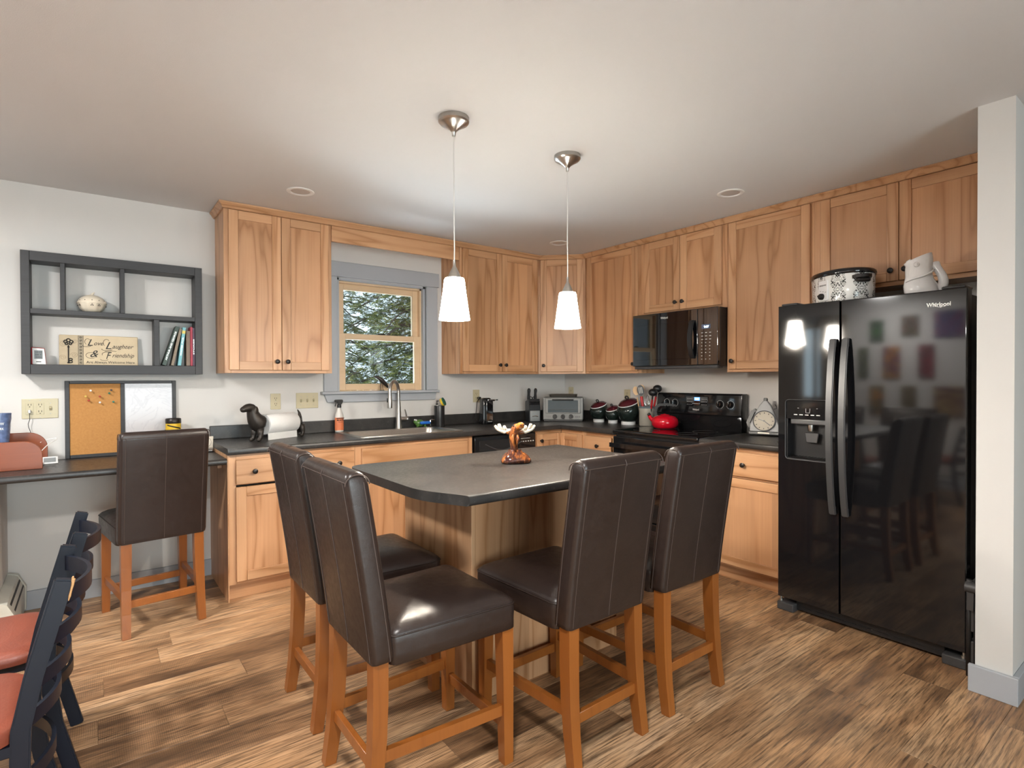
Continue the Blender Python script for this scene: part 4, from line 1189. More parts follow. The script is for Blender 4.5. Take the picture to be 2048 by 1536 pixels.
t = thing('paper_towel_roll', 'white paper towel roll forming the dachshund body', 'towel roll', (-3.020 + .045 * ca, -.300 + .045 * sa, CT + .105), ang)
b = bm_new(); lathe(b, [(.020, 0), (.066, 0), (.068, -.004), (.068, -.252), (.066, -.256), (.020, -.256)], 36, axis='x'); obj('roll', b, M['paper'], t, smooth=0.8)
b = bm_new()
sec = [(-.068 * math.cos(a), -.068 * math.sin(a)) for a in np.linspace(.2, 1.1, 6)]
rings = []
for (yy, zz) in [(-.034, -.058), (-.036, -.075), (-.036, -.090), (-.038, -.1035)]:
    rings.append([(.003, yy, zz), (.253, yy, zz), (.253, yy + .0012, zz), (.003, yy + .0012, zz)])
loft(b, rings); obj('loose_sheet', b, M['paper'], t)

# ------------------------------------------------------------------ outlet and switch plates
def plate(label, loc, rz, gang, kinds):
    w = .070 + .046 * (gang - 1)
    nm = 'wall_plate'
    t = thing(nm, label, 'wall plate', loc, rz, 'almond wall plates')
    b = bm_new(); box(b, -w / 2, w / 2, -.006, -.0005, -.057, .057, .003, 2); obj('cover', b, M['almond'], t)
    for i, kd in enumerate(kinds):
        cx = -.023 * (gang - 1) + .046 * i
        if kd == 'switch':
            b = bm_new(); box(b, cx - .006, cx + .006, -.0068, -.005, -.013, .013); obj('switch_slot', b, plain('slot_tan', (.30, .25, .15), .5), t)
            b = bm_new(); bar(b, [(cx, -.006, -.004), (cx, -.016, .006)], .009, .010); obj('toggle', b, M['almond'], t)
            zs = (-.030, .030)
        else:
            if kd == 'square':
                b = bm_new(); box(b, cx - .017, cx + .017, -.0078, -.005, -.034, .034, .001, 1); f_ = obj('receptacle', b, M['almond'], t)
            else:
                b = bm_new()
                for s in (-1, 1): lathe(b, [(0, 0), (.0165, 0), (.0165, .0022), (0, .0022)], 20, (cx, -.0055, s * .0195), 'y')
                f_ = obj('receptacle', b, M['almond'], t)
            b = bm_new()
            for s in (-1, 1):
                zc = s * .0195
                box(b, cx - .0075, cx - .0050, -.0084, -.006, zc - .001, zc + .009); box(b, cx + .0050, cx + .0075, -.0084, -.006, zc - .001, zc + .009)
                box(b, cx - .003, cx + .003, -.0084, -.006, zc - .011, zc - .006, .001, 1)
            obj('socket_holes', b, M['slot'], f_)
            zs = (0,) if kd == 'round' else (-.048, .048)
        b = bm_new()
        for z in zs: lathe(b, [(0, 0), (.003, 0), (.002, .001), (0, .0012)], 10, (cx, -.006, z), 'y')
        obj('screw', b, M['steel'], t)
    return t
plate('almond three-gang plate with two outlets and a switch, left of the cork board', (-4.128, 0, 1.155), 0, 3, ('square', 'square', 'switch'))
plate('single almond outlet plate above the dachshund towel holder', (-2.836, 0, 1.160), 0, 1, ('round',))
plate('almond plate with three toggle switches left of the window', (-2.612, 0, 1.161), 0, 3, ('switch', 'switch', 'switch'))
plate('almond outlet plate with the black plug of the can opener', (-1.100, 0, 1.162), 0, 1, ('round',))
plate('almond outlet plate behind the wooden spoons', (0, -.841, 1.160), -PI / 2, 1, ('round',))
plate('almond outlet plate half hidden behind the toaster oven', (0, -.100, 1.175), -PI / 2, 1, ('round',))

# ------------------------------------------------------------------ can opener
t = thing('can_opener', 'tall black electric can opener plugged into the wall', 'can opener', (-1.092, -.150, CT + .0005), -.20)
b = bm_new()
loft(b, [[(x, y, z) for x, y in rrect(-w_, w_, -d_ + .01, d_ + .01, .016, 4)] for z, w_, d_ in ((0, .050, .052), (.004, .052, .054), (.05, .049, .050), (.15, .045, .044), (.215, .043, .040), (.228, .040, .036), (.234, .030, .028))])
body = obj('housing', b, M['blackgloss'], t, smooth=0.8)
b = bm_new(); box(b, -.018, .046, -.052, -.036, .010, .205, .004, 2); obj('front_panel', b, M['blackglass'], t)
b = bm_new(); box(b, -.008, .060, -.062, -.038, .205, .222, .004, 2); tube(b, [(.055, -.05, .215), (.078, -.05, .216)], .004, 8); lathe(b, [(0, 0), (.010, 0), (.010, .010), (0, .010)], 14, (.020, -.052, .195), 'y'); lathe(b, [(0, 0), (.006, 0), (.006, .010), (0, .010)], 12, (.036, -.052, .180), 'y'); obj('cutter', b, M['chrome'], t)
b = bm_new(); tube(b, [(.078, -.05, .216), (.092, -.05, .216)], .0055, 8); obj('lever_tip', b, M['black'], t)
b = text_front('Cuisinart', .012, (-.006, -.0525, .022), .042, bold=.0003); obj('logo', b, M['letter'], t, smooth=None)
b = bm_new(); tube(b, [(.046, 0, .12), (.070, .0, .10), (.082, .0, .088), (.060, .0, .085), (.050, .0, .07)], .003, 6); tube(b, [(-.048, .03, .02), (-.070, .05, .03), (-.072, .07, .07), (-.052, .10, .13), (-.035, .125, .195), (-.008, .135, .228)], .003, 6); obj('cord', b, M['black'], t)
b = bm_new(); box(b, -.030, -.004, .098, .137, .218, .240, .005, 2); obj('plug', b, M['black'], t)

# ------------------------------------------------------------------ knife block with knives
kb = thing('knife_block', 'black knife block with a steel front plate', 'knife block', (-.580, -.185, CT + .0005), -.35)
b = bm_new(); prism(b, [(-.058, 0), (.060, 0), (.060, .19), (-.035, .215), (-.058, .125)], -.056, .056, 'x', .003, 1); obj('block', b, M['black'], kb)
b = bm_new(); box(b, -.048, .048, -.0605, -.057, .004, .105, .002, 1); pl = obj('front_plate', b, M['steel'], kb)
b = bm_new(); tube(b, [(x, -.062, .048 + .008 * math.cos(x * 40)) for x in np.linspace(-.030, .030, 9)], .0035, 6); obj('badge', b, M['chrome'], pl)
def knife(label, x, y, z, L, tilt, r=.011, grp='black-handled knives in the block'):
    t = thing('knife', label, 'knife', (-.580 + x * math.cos(-.35) - y * math.sin(-.35), -.185 + x * math.sin(-.35) + y * math.cos(-.35), CT + z), -.35, grp)
    v = Vector((0, -math.sin(tilt), math.cos(tilt)))
    b = bm_new(); tube(b, [tuple(v * (-.055)), tuple(v * 0.0)], [.004, .004], 6); obj('blade', b, M['steel'], t)
    b = bm_new(); tube(b, [tuple(v * s + Vector((0, -c, 0))) for s, c in ((0, 0), (L * .2, .001), (L * .6, 0), (L * .9, .004), (L, .010))], [r * .9, r, r * .85, r * 1.1, r * .7], 8, flat=.75); obj('handle', b, M['black'], t, smooth=1.2)
knife('tall black knife handle at the left of the knife block', -.036, .020, .200, .108, .10, .020)
knife('tall black knife handle at the right of the knife block', .030, .020, .200, .108, .10, .020)
for i in range(6):
    knife('short steak knife in the front row of the knife block', -.042 + i * .0168, -.043, .155, .040, .42, .0062, 'steak knives in the block')
t = thing('kitchen_scissors', 'black scissor loops in the middle of the knife block', 'scissors', (-.580 - .002, -.185 + .004, CT + .208), -.35)
for s in (-1, 1):
    b = bm_new(); tube(b, [(s * .020 + .018 * math.cos(a), 0, .012 + .014 * math.sin(a)) for a in np.linspace(0, 2 * PI, 17)], .004, 6); obj('loop', b, M['black'], t)
b = bm_new(); box(b, -.008, .008, -.002, .002, -.05, .004); obj('blade', b, M['steel'], t)

# ------------------------------------------------------------------ toaster oven (set diagonally in the corner)
t = thing('toaster_oven', 'stainless toaster oven with three knobs in the corner of the counter', 'toaster oven', (-.372, -.378, CT), -PI / 4)
OW = .192
M['ovensteel'] = plain('oven_steel', (.17, .17, .165), .45, .8)
b = bm_new(); box(b, -OW, OW, .006, .245, .018, .228, .018, 3); obj('housing', b, M['ovensteel'], t)
b = bm_new(); box(b, -OW + .004, OW - .004, -.012, .012, .016, .228, .006, 2); fr = obj('front_frame', b, M['ovensteel'], t)
b = bm_new(); box(b, -.165, .165, -.020, -.010, .078, .220, .004, 2); dr = obj('door', b, M['ovensteel'], t)
M['ovenglass'] = plain('smoky_oven_glass', (.10, .12, .13), .06)
b = bm_new(); box(b, -.140, .140, -.0225, -.018, .088, .202, .002, 1); obj('door_glass', b, M['ovenglass'], dr)
b = bm_new(); tube(b, [(-.120, -.026, .110), (-.115, -.026, .112), (.115, -.026, .112), (.120, -.026, .110)], .0015, 6); obj('rack_edge', b, M['chrome'], dr)
b = bm_new(); box(b, -.100, .100, -.046, -.030, .199, .213, .006, 3); box(b, -.090, -.075, -.034, -.02, .202, .210); box(b, .075, .090, -.034, -.02, .202, .210); obj('handle', b, M['black'], dr)
for x in (-.075, 0, .075):
    b = bm_new(); lathe(b, [(0, 0), (.023, 0), (.022, .004), (.020, .006)], 24, (x, -.012, .047), 'y'); obj('knob_ring', b, M['chrome'], fr)
    b = bm_new(); lathe(b, [(0, .004), (.017, .004), (.016, .018), (0, .018)], 20, (x, -.012, .047), 'y'); box(b, x - .003, x + .003, -.034, -.014, .033, .061, .001, 1); obj('control_knob', b, M['black'], fr)
b = bm_new()
for i in range(3): box(b, -.155 + i * .015, -.147 + i * .015, -.0128, -.011, .046, .049); box(b, .115 + i * .016, .126 + i * .016, -.0128, -.011, .043, .050)
obj('marks', b, M['slot'], fr)
b = bm_new(); box(b, -.180, .180, -.008, .23, .004, .017); obj('crumb_tray', b, M['black'], t)
for x in (-.16, .16):
    for y in (.02, .21):
        b = bm_new(); lathe(b, [(0, 0), (.012, 0), (.010, .008), (0, .008)], 12, (x, y, .0005)); obj('foot', b, M['black'], t)
t = thing('baking_tray', 'small metal baking trays stacked on top of the toaster oven', 'tray', (-.33, -.335, CT + .229), -PI / 4)
for k_ in range(2):
    b = bm_new(); loft(b, [rr3(-.125, .125, .0, .17, .015, .001 + k_ * .010), rr3(-.132, .132, -.006, .176, .018, .014 + k_ * .010), rr3(-.138, .138, -.012, .182, .020, .0155 + k_ * .010), rr3(-.129, .129, -.004, .174, .017, .013 + k_ * .010), rr3(-.123, .123, .002, .168, .014, .003 + k_ * .010)], True, True); obj('tray', b, M['steel'], t, smooth=0.6)

# ------------------------------------------------------------------ canisters
M['pewter'] = plain('dark_green_glaze', (.016, .024, .021), .16, .25, .4, 25)
M['plum'] = plain('plum_glaze', (.075, .012, .018), .2)
def canister(label, x, y, s):
    t = thing('canister', label, 'canister', (x, y, CT + .0005), -1.6, 'tilted-lid canisters')
    b = bm_new(); lathe(b, [(0, 0), (.052 * s, 0), (.054 * s, .004), (.054 * s, .012), (.052 * s, .014), (.054 * s, .016), (.054 * s, .025), (.050 * s, .028), (0, .028)], 32); obj('foot_ring', b, M['whiteglaze'], t, smooth=0.8)
    n = 30
    rings = []
    for (r, z, tl) in ((.046, .027, 0), (.066, .045, .02), (.082, .080, .08), (.088, .110, .18), (.084, .140, .30), (.074, .160, .40)):
        ring = []
        for i in range(n):
            a = 2 * PI * i / n
            ring.append((r * s * math.cos(a), r * s * math.sin(a), (z + tl * r * math.sin(a)) * s if z > .03 else z))
        rings.append(ring)
    b = bm_new(); loft(b, rings); obj('jar', b, M['pewter'], t, smooth=1.2)
    lid = bpy.data.objects.new('lid', None); COL.objects.link(lid); lid.parent = t; lid.location = (0, 0, .160 * s); lid.rotation_euler = (math.atan(.40), 0, 0)
    b = bm_new(); lathe(b, [(.070 * s, -.003), (.081 * s, -.001), (.082 * s, .003), (.078 * s, .006)], 32); obj('rim', b, M['whiteglaze'], lid, smooth=1.2)
    b = bm_new(); lathe(b, [(.0785 * s, .005), (.06 * s, .022 * s), (.03 * s, .032 * s), (0, .035 * s)], 32); obj('cover', b, M['plum'], lid, smooth=1.2)
    b = bm_new(); tube(b, [(.015 * s * math.cos(a), 0, .048 * s + .012 * s * math.sin(a)) for a in np.linspace(0, 2 * PI, 19)], .0055 * s, 8); obj('finial', b, M['black'], lid, smooth=1.2)
canister('medium dark canister with plum lid next to the toaster oven', -.150, -.625, .96)
canister('smallest dark canister with plum lid, between the two larger ones', -.150, -.800, .80)
canister('largest dark canister with plum lid next to the utensil crock', -.155, -.985, 1.15)

# ------------------------------------------------------------------ utensil crock and utensils
UX, UY = -.135, -1.168
t = thing('utensil_crock', 'grey stoneware crock with blue rim holding kitchen utensils', 'crock', (UX, UY, CT + .0005))
b = bm_new(); lathe(b, [(0, 0), (.056, 0), (.062, .006), (.064, .16), (.058, .16), (.056, .010), (0, .010)], 30); obj('jar', b, plain('grey_stoneware', (.40, .38, .33), .35, var=.12), t, smooth=0.9)
b = bm_new(); lathe(b, [(.0645, .150), (.067, .153), (.067, .166), (.062, .168), (.057, .163), (.057, .150)], 30); obj('rim', b, plain('blue_grey_glaze', (.14, .18, .20), .3), t, smooth=0.9)
def utensil(name, label, base, top, build, cat='utensil'):
    t = thing(name, label, cat, (UX + base[0], UY + base[1], CT + .012), 0, 'utensils in the crock')
    build(t, Vector((0, 0, 0)), Vector((top[0] - base[0], top[1] - base[1], top[2])))
def flat_head(bm, c, v, w, l, th=.004, slots=0):
    """oval blade at c along v facing the room (-x,-y)"""
    v = v.normalized(); nrm = Vector((-.75, -.66, 0)); s = v.cross(nrm).normalized(); nrm = s.cross(v).normalized()
    pts = [(w * math.cos(a), l * math.sin(a)) for a in np.linspace(0, 2 * PI, 24, endpoint=False)]
    loft(bm, [[c + s * p + v * q - nrm * th / 2 for p, q in pts], [c + s * p + v * q + nrm * th / 2 for p, q in pts]])
    return s, v, nrm
def spoon_w(t, a, c):
    b = bm_new(); tube(b, [a, a.lerp(c, .8)], .005, 8); flat_head(b, c, c - a, .024, .038, .008); obj('spoon', b, M['spoonwood'], t, smooth=0.9)
utensil('wooden_spoon', 'light wooden spoon leaning left in the crock', (-.02, .03), (-.035, .088, .285), spoon_w)
utensil('wooden_spoon', 'light wooden spoon behind the other in the crock', (.01, .03), (.030, .075, .300), spoon_w)
def turner(t, a, c):
    b = bm_new(); tube(b, [a, a.lerp(c, .70)], .006, 8); s, v, n = flat_head(b, c, c - a, .030, .046, .004); obj('head', b, M['black'], t, smooth=0.9)
    b = bm_new()
    for k_ in (-1, 0, 1): bar(b, [c + s * .012 * k_ - v * .026 - n * .0005, c + s * .012 * k_ + v * .026 - n * .0005], .005, .006, s)
    obj('slot', b, plain('pale_slot', (.55, .52, .48), .5), t)
    b = bm_new(); tube(b, [a.lerp(c, .35), a.lerp(c, .82)], .0115, 10); obj('grip', b, M['redplastic'], t, smooth=0.9)
utensil('slotted_spoon', 'black slotted spoon with a red grip in the crock', (-.02, .0), (-.030, .040, .290), turner)
def ladle(t, a, c):
    b = bm_new(); tube(b, [a, a.lerp(c, .9)], .006, 8); sphere(b, tuple(c), .038, 18, 1, 1, .85); obj('bowl', b, M['black'], t, smooth=3.2)
    b = bm_new(); tube(b, [a.lerp(c, .50), a.lerp(c, .78)], .008, 8); obj('grip', b, M['redplastic'], t, smooth=0.9)
utensil('ladle', 'round black ladle leaning right in the crock', (.0, -.03), (-.035, -.095, .275), ladle)
utensil('pasta_spoon', 'black pasta spoon with red handle behind the ladle', (.03, -.02), (.030, -.090, .305), ladle)
def whisk(t, a, c):
    b = bm_new(); tube(b, [a, a.lerp(c, .6)], .006, 8)
    for k_ in range(4):
        an = PI * k_ / 4; o_ = Vector((math.cos(an), math.sin(an), 0)) * .022
        m_ = a.lerp(c, .6); tube(b, [m_, m_.lerp(c, .4) + o_, c.copy() + o_ * .6, c + (c - a).normalized() * .02, c - o_ * .6, m_.lerp(c, .4) - o_, m_], .0012, 5)
    obj('wires', b, M['chrome'], t)
utensil('whisk', 'wire whisk in the middle of the crock', (.01, .0), (.0, -.010, .235), whisk)

# ------------------------------------------------------------------ red kettle
t = thing('kettle', 'shiny red enamel tea kettle with black handle on the cooktop', 'kettle', (-.262, -1.452, .9197), 2.2)
b = bm_new(); lathe(b, [(0, 0), (.066, 0), (.088, .008), (.102, .030), (.105, .052), (.099, .076), (.082, .094), (.058, .103), (.036, .106), (0, .106)], 36); obj('body', b, M['red'], t, smooth=1.5)
b = bm_new(); lathe(b, [(0, .105), (.036, .105), (.037, .109), (.030, .112), (.010, .113), (.008, .116), (0, .117)], 24); obj('lid', b, M['red'], t, smooth=1.0)
b = bm_new(); tube(b, [(.086, 0, .060), (.112, 0, .082), (.124, 0, .106)], [.020, .015, .012], 12); obj('spout', b, M['red'], t, smooth=1.2)
b = bm_new(); tube(b, [(.118, 0, .102), (.130, 0, .118)], [.015, .011], 10); obj('spout_cap', b, M['black'], t)
b = bm_new(); bar(b, [(.068, 0, .088), (.074, 0, .13), (.066, 0, .168), (.040, 0, .188), (-.02, 0, .192), (-.085, 0, .182)], .028, [.020, .022, .024, .022, .018, .012], (0, 1, 0)); obj('handle', b, M['black'], t, smooth=1.0)

# ------------------------------------------------------------------ clock shaped like a flat iron
t = thing('iron_clock', 'silver clothes-iron shaped clock with cream dial leaning by the refrigerator', 'clock', (-.135, -2.205, CT + .001), -PI / 2 + .25)
t.scale = (1.14, 1.14, 1.10)
lean = .16
def ironpts(sx, sz, z0):
    return [(-.084 * sx, z0), (.084 * sx, z0), (.086 * sx, z0 + .050 * sz), (.062 * sx, z0 + .115 * sz), (.034 * sx, z0 + .180 * sz), (.010 * sx, z0 + .212 * sz), (-.010 * sx, z0 + .212 * sz), (-.034 * sx, z0 + .180 * sz), (-.062 * sx, z0 + .115 * sz), (-.086 * sx, z0 + .050 * sz)]
def leanf(bm): return xf(bm, (0, 0, 0), rx=-lean)
b = bm_new(); prism(b, ironpts(1, 1, .010), -.030, .0, 'y', .006, 2); obj('soleplate', leanf(b), plain('silver_paint', (.30, .305, .31), .5, .2), t)
b = bm_new(); box(b, -.089, .089, -.036, .004, .0, .024, .006, 2); obj('base_band', leanf(b), M['darkgrey'], t)
b = bm_new(); lathe(b, [(0, 0), (.062, 0), (.066, .004), (.066, .008), (.060, .009)], 36, (0, -.030, .090), 'y'); obj('bezel', leanf(b), M['darkgrey'], t, smooth=0.8)
b = bm_new(); lathe(b, [(0, .006), (.060, .006), (.060, .004)], 36, (0, -.030, .090), 'y'); dl = obj('dial', leanf(b), plain('cream_dial', (.55, .50, .40), .5), t)
b = bm_new()
for i in range(12):
    a = 2 * PI * i / 12
    bar(b, [(.046 * math.sin(a), -.0368, .090 + .046 * math.cos(a)), (.054 * math.sin(a), -.0368, .090 + .054 * math.cos(a))], .004, .0008, (math.cos(a), 0, -math.sin(a)))
obj('hour_marks', leanf(b), M['slot'], dl)
b = bm_new()
for (a, L) in ((math.radians(285), .034), (math.radians(128), .046)):
    bar(b, [(0, -.038, .090), (L * math.sin(a), -.038, .090 + L * math.cos(a))], .0045, .0008, (math.cos(a), 0, -math.sin(a)))
lathe(b, [(0, 0), (.005, 0), (.005, .002), (0, .002)], 12, (0, -.037, .090), 'y'); obj('hands', leanf(b), M['black'], dl)
b = bm_new(); box(b, -.010, .010, -.030, -.004, .215, .238, .003, 1); obj('tip', leanf(b), M['darkgrey'], t)
b = bm_new(); box(b, -.034, .034, -.0375, -.035, .008, .017, .001, 1); obj('name_plate', leanf(b), M['cream'], t)
b = bm_new(); bar(b, [(-.080, -.012, .045), (-.098, -.006, .075), (-.072, -.004, .150), (-.054, -.006, .160)], .024, .022, (0, 1, 0)); obj('handle', leanf(b), M['darkgrey'], t, smooth=0.8)
b = bm_new(); tube(b, [(.045, .0, .17), (.060, .0, .175), (.058, .0, .190), (.050, .0, .200)], .0022, 6); obj('cord_stub', leanf(b), M['black'], t)
t = thing('trivet', 'round bent-wire trivet on the counter against the refrigerator', 'trivet', (-.505, -2.545, CT + .001), 0.4)
b = bm_new()
for r in (.055, .036, .018): tube(b, [(r * math.cos(a), r * math.sin(a), .012) for a in np.linspace(0, 2 * PI, 25)], .004, 8)
tube(b, [(-.055, 0, .012), (.055, 0, .012)], .003, 6); tube(b, [(0, -.055, .012), (0, .055, .012)], .003, 6)
obj('wire_rings', b, M['steel'], t, smooth=1.2)
for a in (0.5, 2.6, 4.7):
    b = bm_new(); lathe(b, [(0, 0), (.006, 0), (.005, .011), (0, .011)], 10, (.055 * math.cos(a), .055 * math.sin(a), 0)); obj('foot', b, M['steel'], t)

# ------------------------------------------------------------------ moose figurine on the island
t = thing('moose_figurine', 'glossy brown ceramic moose head figurine with cream antlers on the island', 'figurine', (-2.270, -2.100, CT + .0005), -.62)
tt = NT('brown_drip_glaze'); co, _ = tt.coords(False)
n = tt.noise(tt.vm('MULTIPLY', co, (1.0, 1.0, .45)), 34.0, 4.0, .6, 1.6); sep = tt.n('ShaderNodeSeparateXYZ', {0: co})
cl = tt.ramp(tt.math('ADD', n, tt.math('MULTIPLY', tt.math('SUBTRACT', sep.outputs[2], .09), .9)), [(.36, (.040, .014, .012)), (.48, (.085, .028, .014)), (.58, (.24, .075, .018)), (.72, (.40, .15, .04))])
M['drip'] = tt.bsdf(cl, .10, bump=n, bstr=.25, bdist=.004)
b = bm_new()
rings = []
for r, z in ((.058, 0), (.066, .006), (.067, .016), (.060, .030), (.047, .042), (.034, .050), (.027, .062)):
    rings.append([(r * (1 + .13 * math.cos(3 * a + .6) * (1 - z / .07)) * math.cos(a) * 1.08, r * .80 * (1 + .13 * math.cos(3 * a + .6) * (1 - z / .07)) * math.sin(a), z + .004 * math.sin(5 * a) * (z > .02)) for a in np.linspace(0, 2 * PI, 36, endpoint=False)])
loft(b, rings)
obj('base', b, M['drip'], t, smooth=3.2)
b = skin('neck', [(0, .005, .040), (-.003, .004, .072), (-.008, .0, .105), (-.006, -.004, .138), (.002, -.010, .160), (.010, -.020, .172), (.018, -.034, .178)], [(i, i + 1) for i in range(6)], [(.030, .024), (.020, .018), (.023, .020), (.028, .025), (.028, .026), (.023, .023), (.017, .018)], None, 2)
tube(b, [(-.004, -.022, .150), (-.012, -.026, .125), (-.010, -.022, .095), (-.002, -.022, .070), (.006, -.020, .050)], [.004, .009, .008, .007, .004], 8)
tube(b, [(.010, -.024, .140), (.014, -.026, .115), (.008, -.022, .085)], [.004, .008, .004], 8)
obj('head_and_neck', b, M['drip'], t, smooth=3.2)
M['orangeglaze'] = plain('orange_glaze', (.42, .13, .026), .12, var=.45, scale=60)
b = skin('muzzle', [(.014, -.028, .172), (.022, -.042, .180), (.028, -.054, .184), (.031, -.062, .180)], [(0, 1), (1, 2), (2, 3)], [.020, .019, .020, .013], None, 2)
mz = obj('muzzle', b, M['orangeglaze'], t, smooth=3.2)
b = bm_new()
for s_ in (-1, 1): sphere(b, (.033 + s_ * .007, -.070, .188), .0036, 8)
tube(b, [(.020, -.066, .172), (.030, -.073, .171), (.041, -.064, .173)], .0016, 6)
obj('nose_and_mouth', b, M['slot'], mz)
b = bm_new()
for s_ in (-1, 1): sphere(b, (.010 + s_ * .019, -.030, .181), .0042, 10)
obj('eye', b, M['ink'] if 'ink' in M else M['slot'], t, smooth=3.2)
for s_ in (-1, 1):
    b = bm_new(); sphere(b, (s_ * .027, -.004, .146), .013, 10, 1.5, .5, .7); obj('ear', b, M['drip'], t, smooth=3.2)
    v = [(s_ * .016, .004, .160), (s_ * .038, .006, .150), (s_ * .064, .006, .148), (s_ * .084, .004, .160), (s_ * .096, .0, .182), (s_ * .050, -.004, .166), (s_ * .052, -.008, .182), (s_ * .072, -.004, .170), (s_ * .078, -.008, .190), (s_ * .040, .012, .160)]
    b = skin('antler', v, [(0, 1), (1, 2), (2, 3), (3, 4), (1, 5), (5, 6), (2, 7), (7, 8), (1, 9)], [(.009, .007), (.014, .010), (.017, .010), (.014, .009), (.009, .007), (.011, .008), (.009, .007), (.011, .008), (.009, .007), (.008, .007)], None, 2)
    obj('antler', b, M['cream'], t, smooth=3.2)

# ------------------------------------------------------------------ on top of the refrigerator
def damask():
    t = NT('black_white_damask')
    c, _ = t.coords(False)
    sep = t.n('ShaderNodeSeparateXYZ', {0: c})
    ang_ = t.math('ARCTAN2', sep.outputs[1], sep.outputs[0])
    u = t.math('PINGPONG', t.math('MULTIPLY', ang_, .175), .055)
    cell = t.math('FLOOR', t.math('DIVIDE', t.math('MULTIPLY', ang_, .175), .11))
    z = t.math('PINGPONG', t.math('ADD', sep.outputs[2], 0.0), .075)
    uv = t.n('ShaderNodeCombineXYZ', {0: u, 1: z, 2: 0.0}).outputs[0]
    n1 = t.noise(uv, 26.0, 1.0, .5, 2.2)
    w = t.math('SINE', t.math('MULTIPLY', n1, 46.0))
    f1 = t.ramp(w, [(.50, 0.0), (.60, 1.0)])
    d = t.math('SQRT', t.math('ADD', t.math('POWER', t.math('MULTIPLY', u, 1.0), 2.0), t.math('POWER', t.math('MULTIPLY', t.math('SUBTRACT', z, .035), .75), 2.0)))
    msk = t.ramp(t.math('MULTIPLY', d, 22.0), [(.55, 1.0), (.95, .35)])
    fac = t.math('GREATER_THAN', t.math('MULTIPLY', f1, msk), .45)
    colr = t.mix(fac, (.78, .77, .74), (.012, .011, .011))
    return t.bsdf(colr, .15)
t = thing('slow_cooker', 'oval slow cooker with black and white damask pattern on the refrigerator', 'slow cooker', (-.500, -2.850, 1.7245), -2.27)
OX, OY = .190, .145
b = bm_new(); lathe(b, [(0, .006), (.90, .006), (.955, .012), (.97, .022), (1.0, .155), (.985, .158), (0, .158)], 44, sx=OX, sy=OY); obj('housing', b, damask(), t, smooth=0.9)
b = bm_new(); lathe(b, [(.96, .156), (1.015, .156), (1.04, .164), (1.03, .178), (.98, .184), (.93, .180)], 44, sx=OX, sy=OY); obj('crock_rim', b, M['blackgloss'], t, smooth=1.0)
b = bm_new(); lathe(b, [(.94, .180), (.85, .190), (.5, .199), (.12, .202), (0, .202)], 44, sx=OX, sy=OY); obj('lid', b, M['ovenglass'], t, smooth=1.0)
for s in (-1, 1):
    b = bm_new(); bar(b, [(s * .180, -.038, .132), (s * .206, -.030, .136), (s * .216, 0, .136), (s * .206, .030, .136), (s * .180, .038, .132)], .018, .022, (0, 0, 1)); box(b, s * .198 - .016, s * .198 + .016, -.034, .034, .104, .126, .008, 2); obj('handle', b, M['bronze'], t, smooth=0.9)
# control face: plain white patch with text and dial (on the side towards the corner)
fa = -1.25
fx, fy = .97 * OX * math.cos(fa), .97 * OY * math.sin(fa)
nrm = Vector((math.cos(fa) / OX, math.sin(fa) / OY, 0)).normalized()
rz_ = math.atan2(nrm.y, nrm.x) + PI / 2
ctl = bpy.data.objects.new('control_face', None); COL.objects.link(ctl); ctl.parent = t; ctl.location = (fx + nrm.x * .002, fy + nrm.y * .002, 0); ctl.rotation_euler = (0, 0, rz_)
b = bm_new(); box(b, -.034, .034, -.004, .008, .022, .135, .004, 2); obj('face_plate', b, M['whiteglaze'], ctl)
b = text_front('CROCK-POT', .010, (-.025, -.0045, .104), .050); obj('face_text', b, M['slot'], ctl, smooth=None)
b = bm_new()
for i in range(3): box(b, -.020 + i * .018, -.012 + i * .018, -.0047, -.0035, .076 - i * .004, .078 - i * .004)
obj('dial_marks', b, M['slot'], ctl)
b = bm_new(); lathe(b, [(0, 0), (.018, 0), (.017, .012), (.012, .018), (0, .018)], 20, (-.006, -.004, .046), 'y'); tube(b, [(-.006, -.018, .046), (-.024, -.016, .052)], .004, 8); obj('dial', b, M['bronze'], ctl)
for a in (.7, 2.4, 3.9, 5.5):
    b = bm_new(); lathe(b, [(0, 0), (.012, 0), (.012, .007), (0, .007)], 10, (.80 * OX * math.cos(a), .80 * OY * math.sin(a), 0)); obj('foot', b, M['black'], t)
for o_ in [o for o in bpy.data.objects if o.name.startswith('hinge_cover')]:
    pass
t.location.z = 1.7245

t = thing('fish_pitcher', 'white glazed fish-shaped pitcher with its mouth up on the refrigerator', 'pitcher', (-.560, -3.240, 1.7245), -PI / 2 + .45)
rings = []
for z, cx, rx_, ry_ in ((0, .004, .060, .050), (.006, .004, .068, .057), (.030, .002, .074, .062), (.058, -.004, .071, .060), (.085, -.010, .061, .053), (.110, -.012, .055, .048), (.135, -.010, .056, .048), (.160, -.006, .058, .047), (.180, -.004, .056, .045), (.194, -.008, .058, .045)):
    tl = 0 if z < .07 else .10 * (z - .07) / .124
    rings.append([(cx + rx_ * math.cos(a) - .10 * max(0, z - .12), ry_ * math.sin(a) * (1 + .05 * math.cos(2 * a)), z + .024 * tl * 10 * math.cos(a + .2)) for a in np.linspace(0, 2 * PI, 32, endpoint=False)])
inner = [[(p[0] * .86 - .002, p[1] * .82, p[2] - .002) for p in rings[-1]], [(p[0] * .74, p[1] * .70, p[2] - .06) for p in rings[-1]]]
b = bm_new(); loft(b, rings + inner); obj('body', b, M['whiteglaze'], t, smooth=1.5)
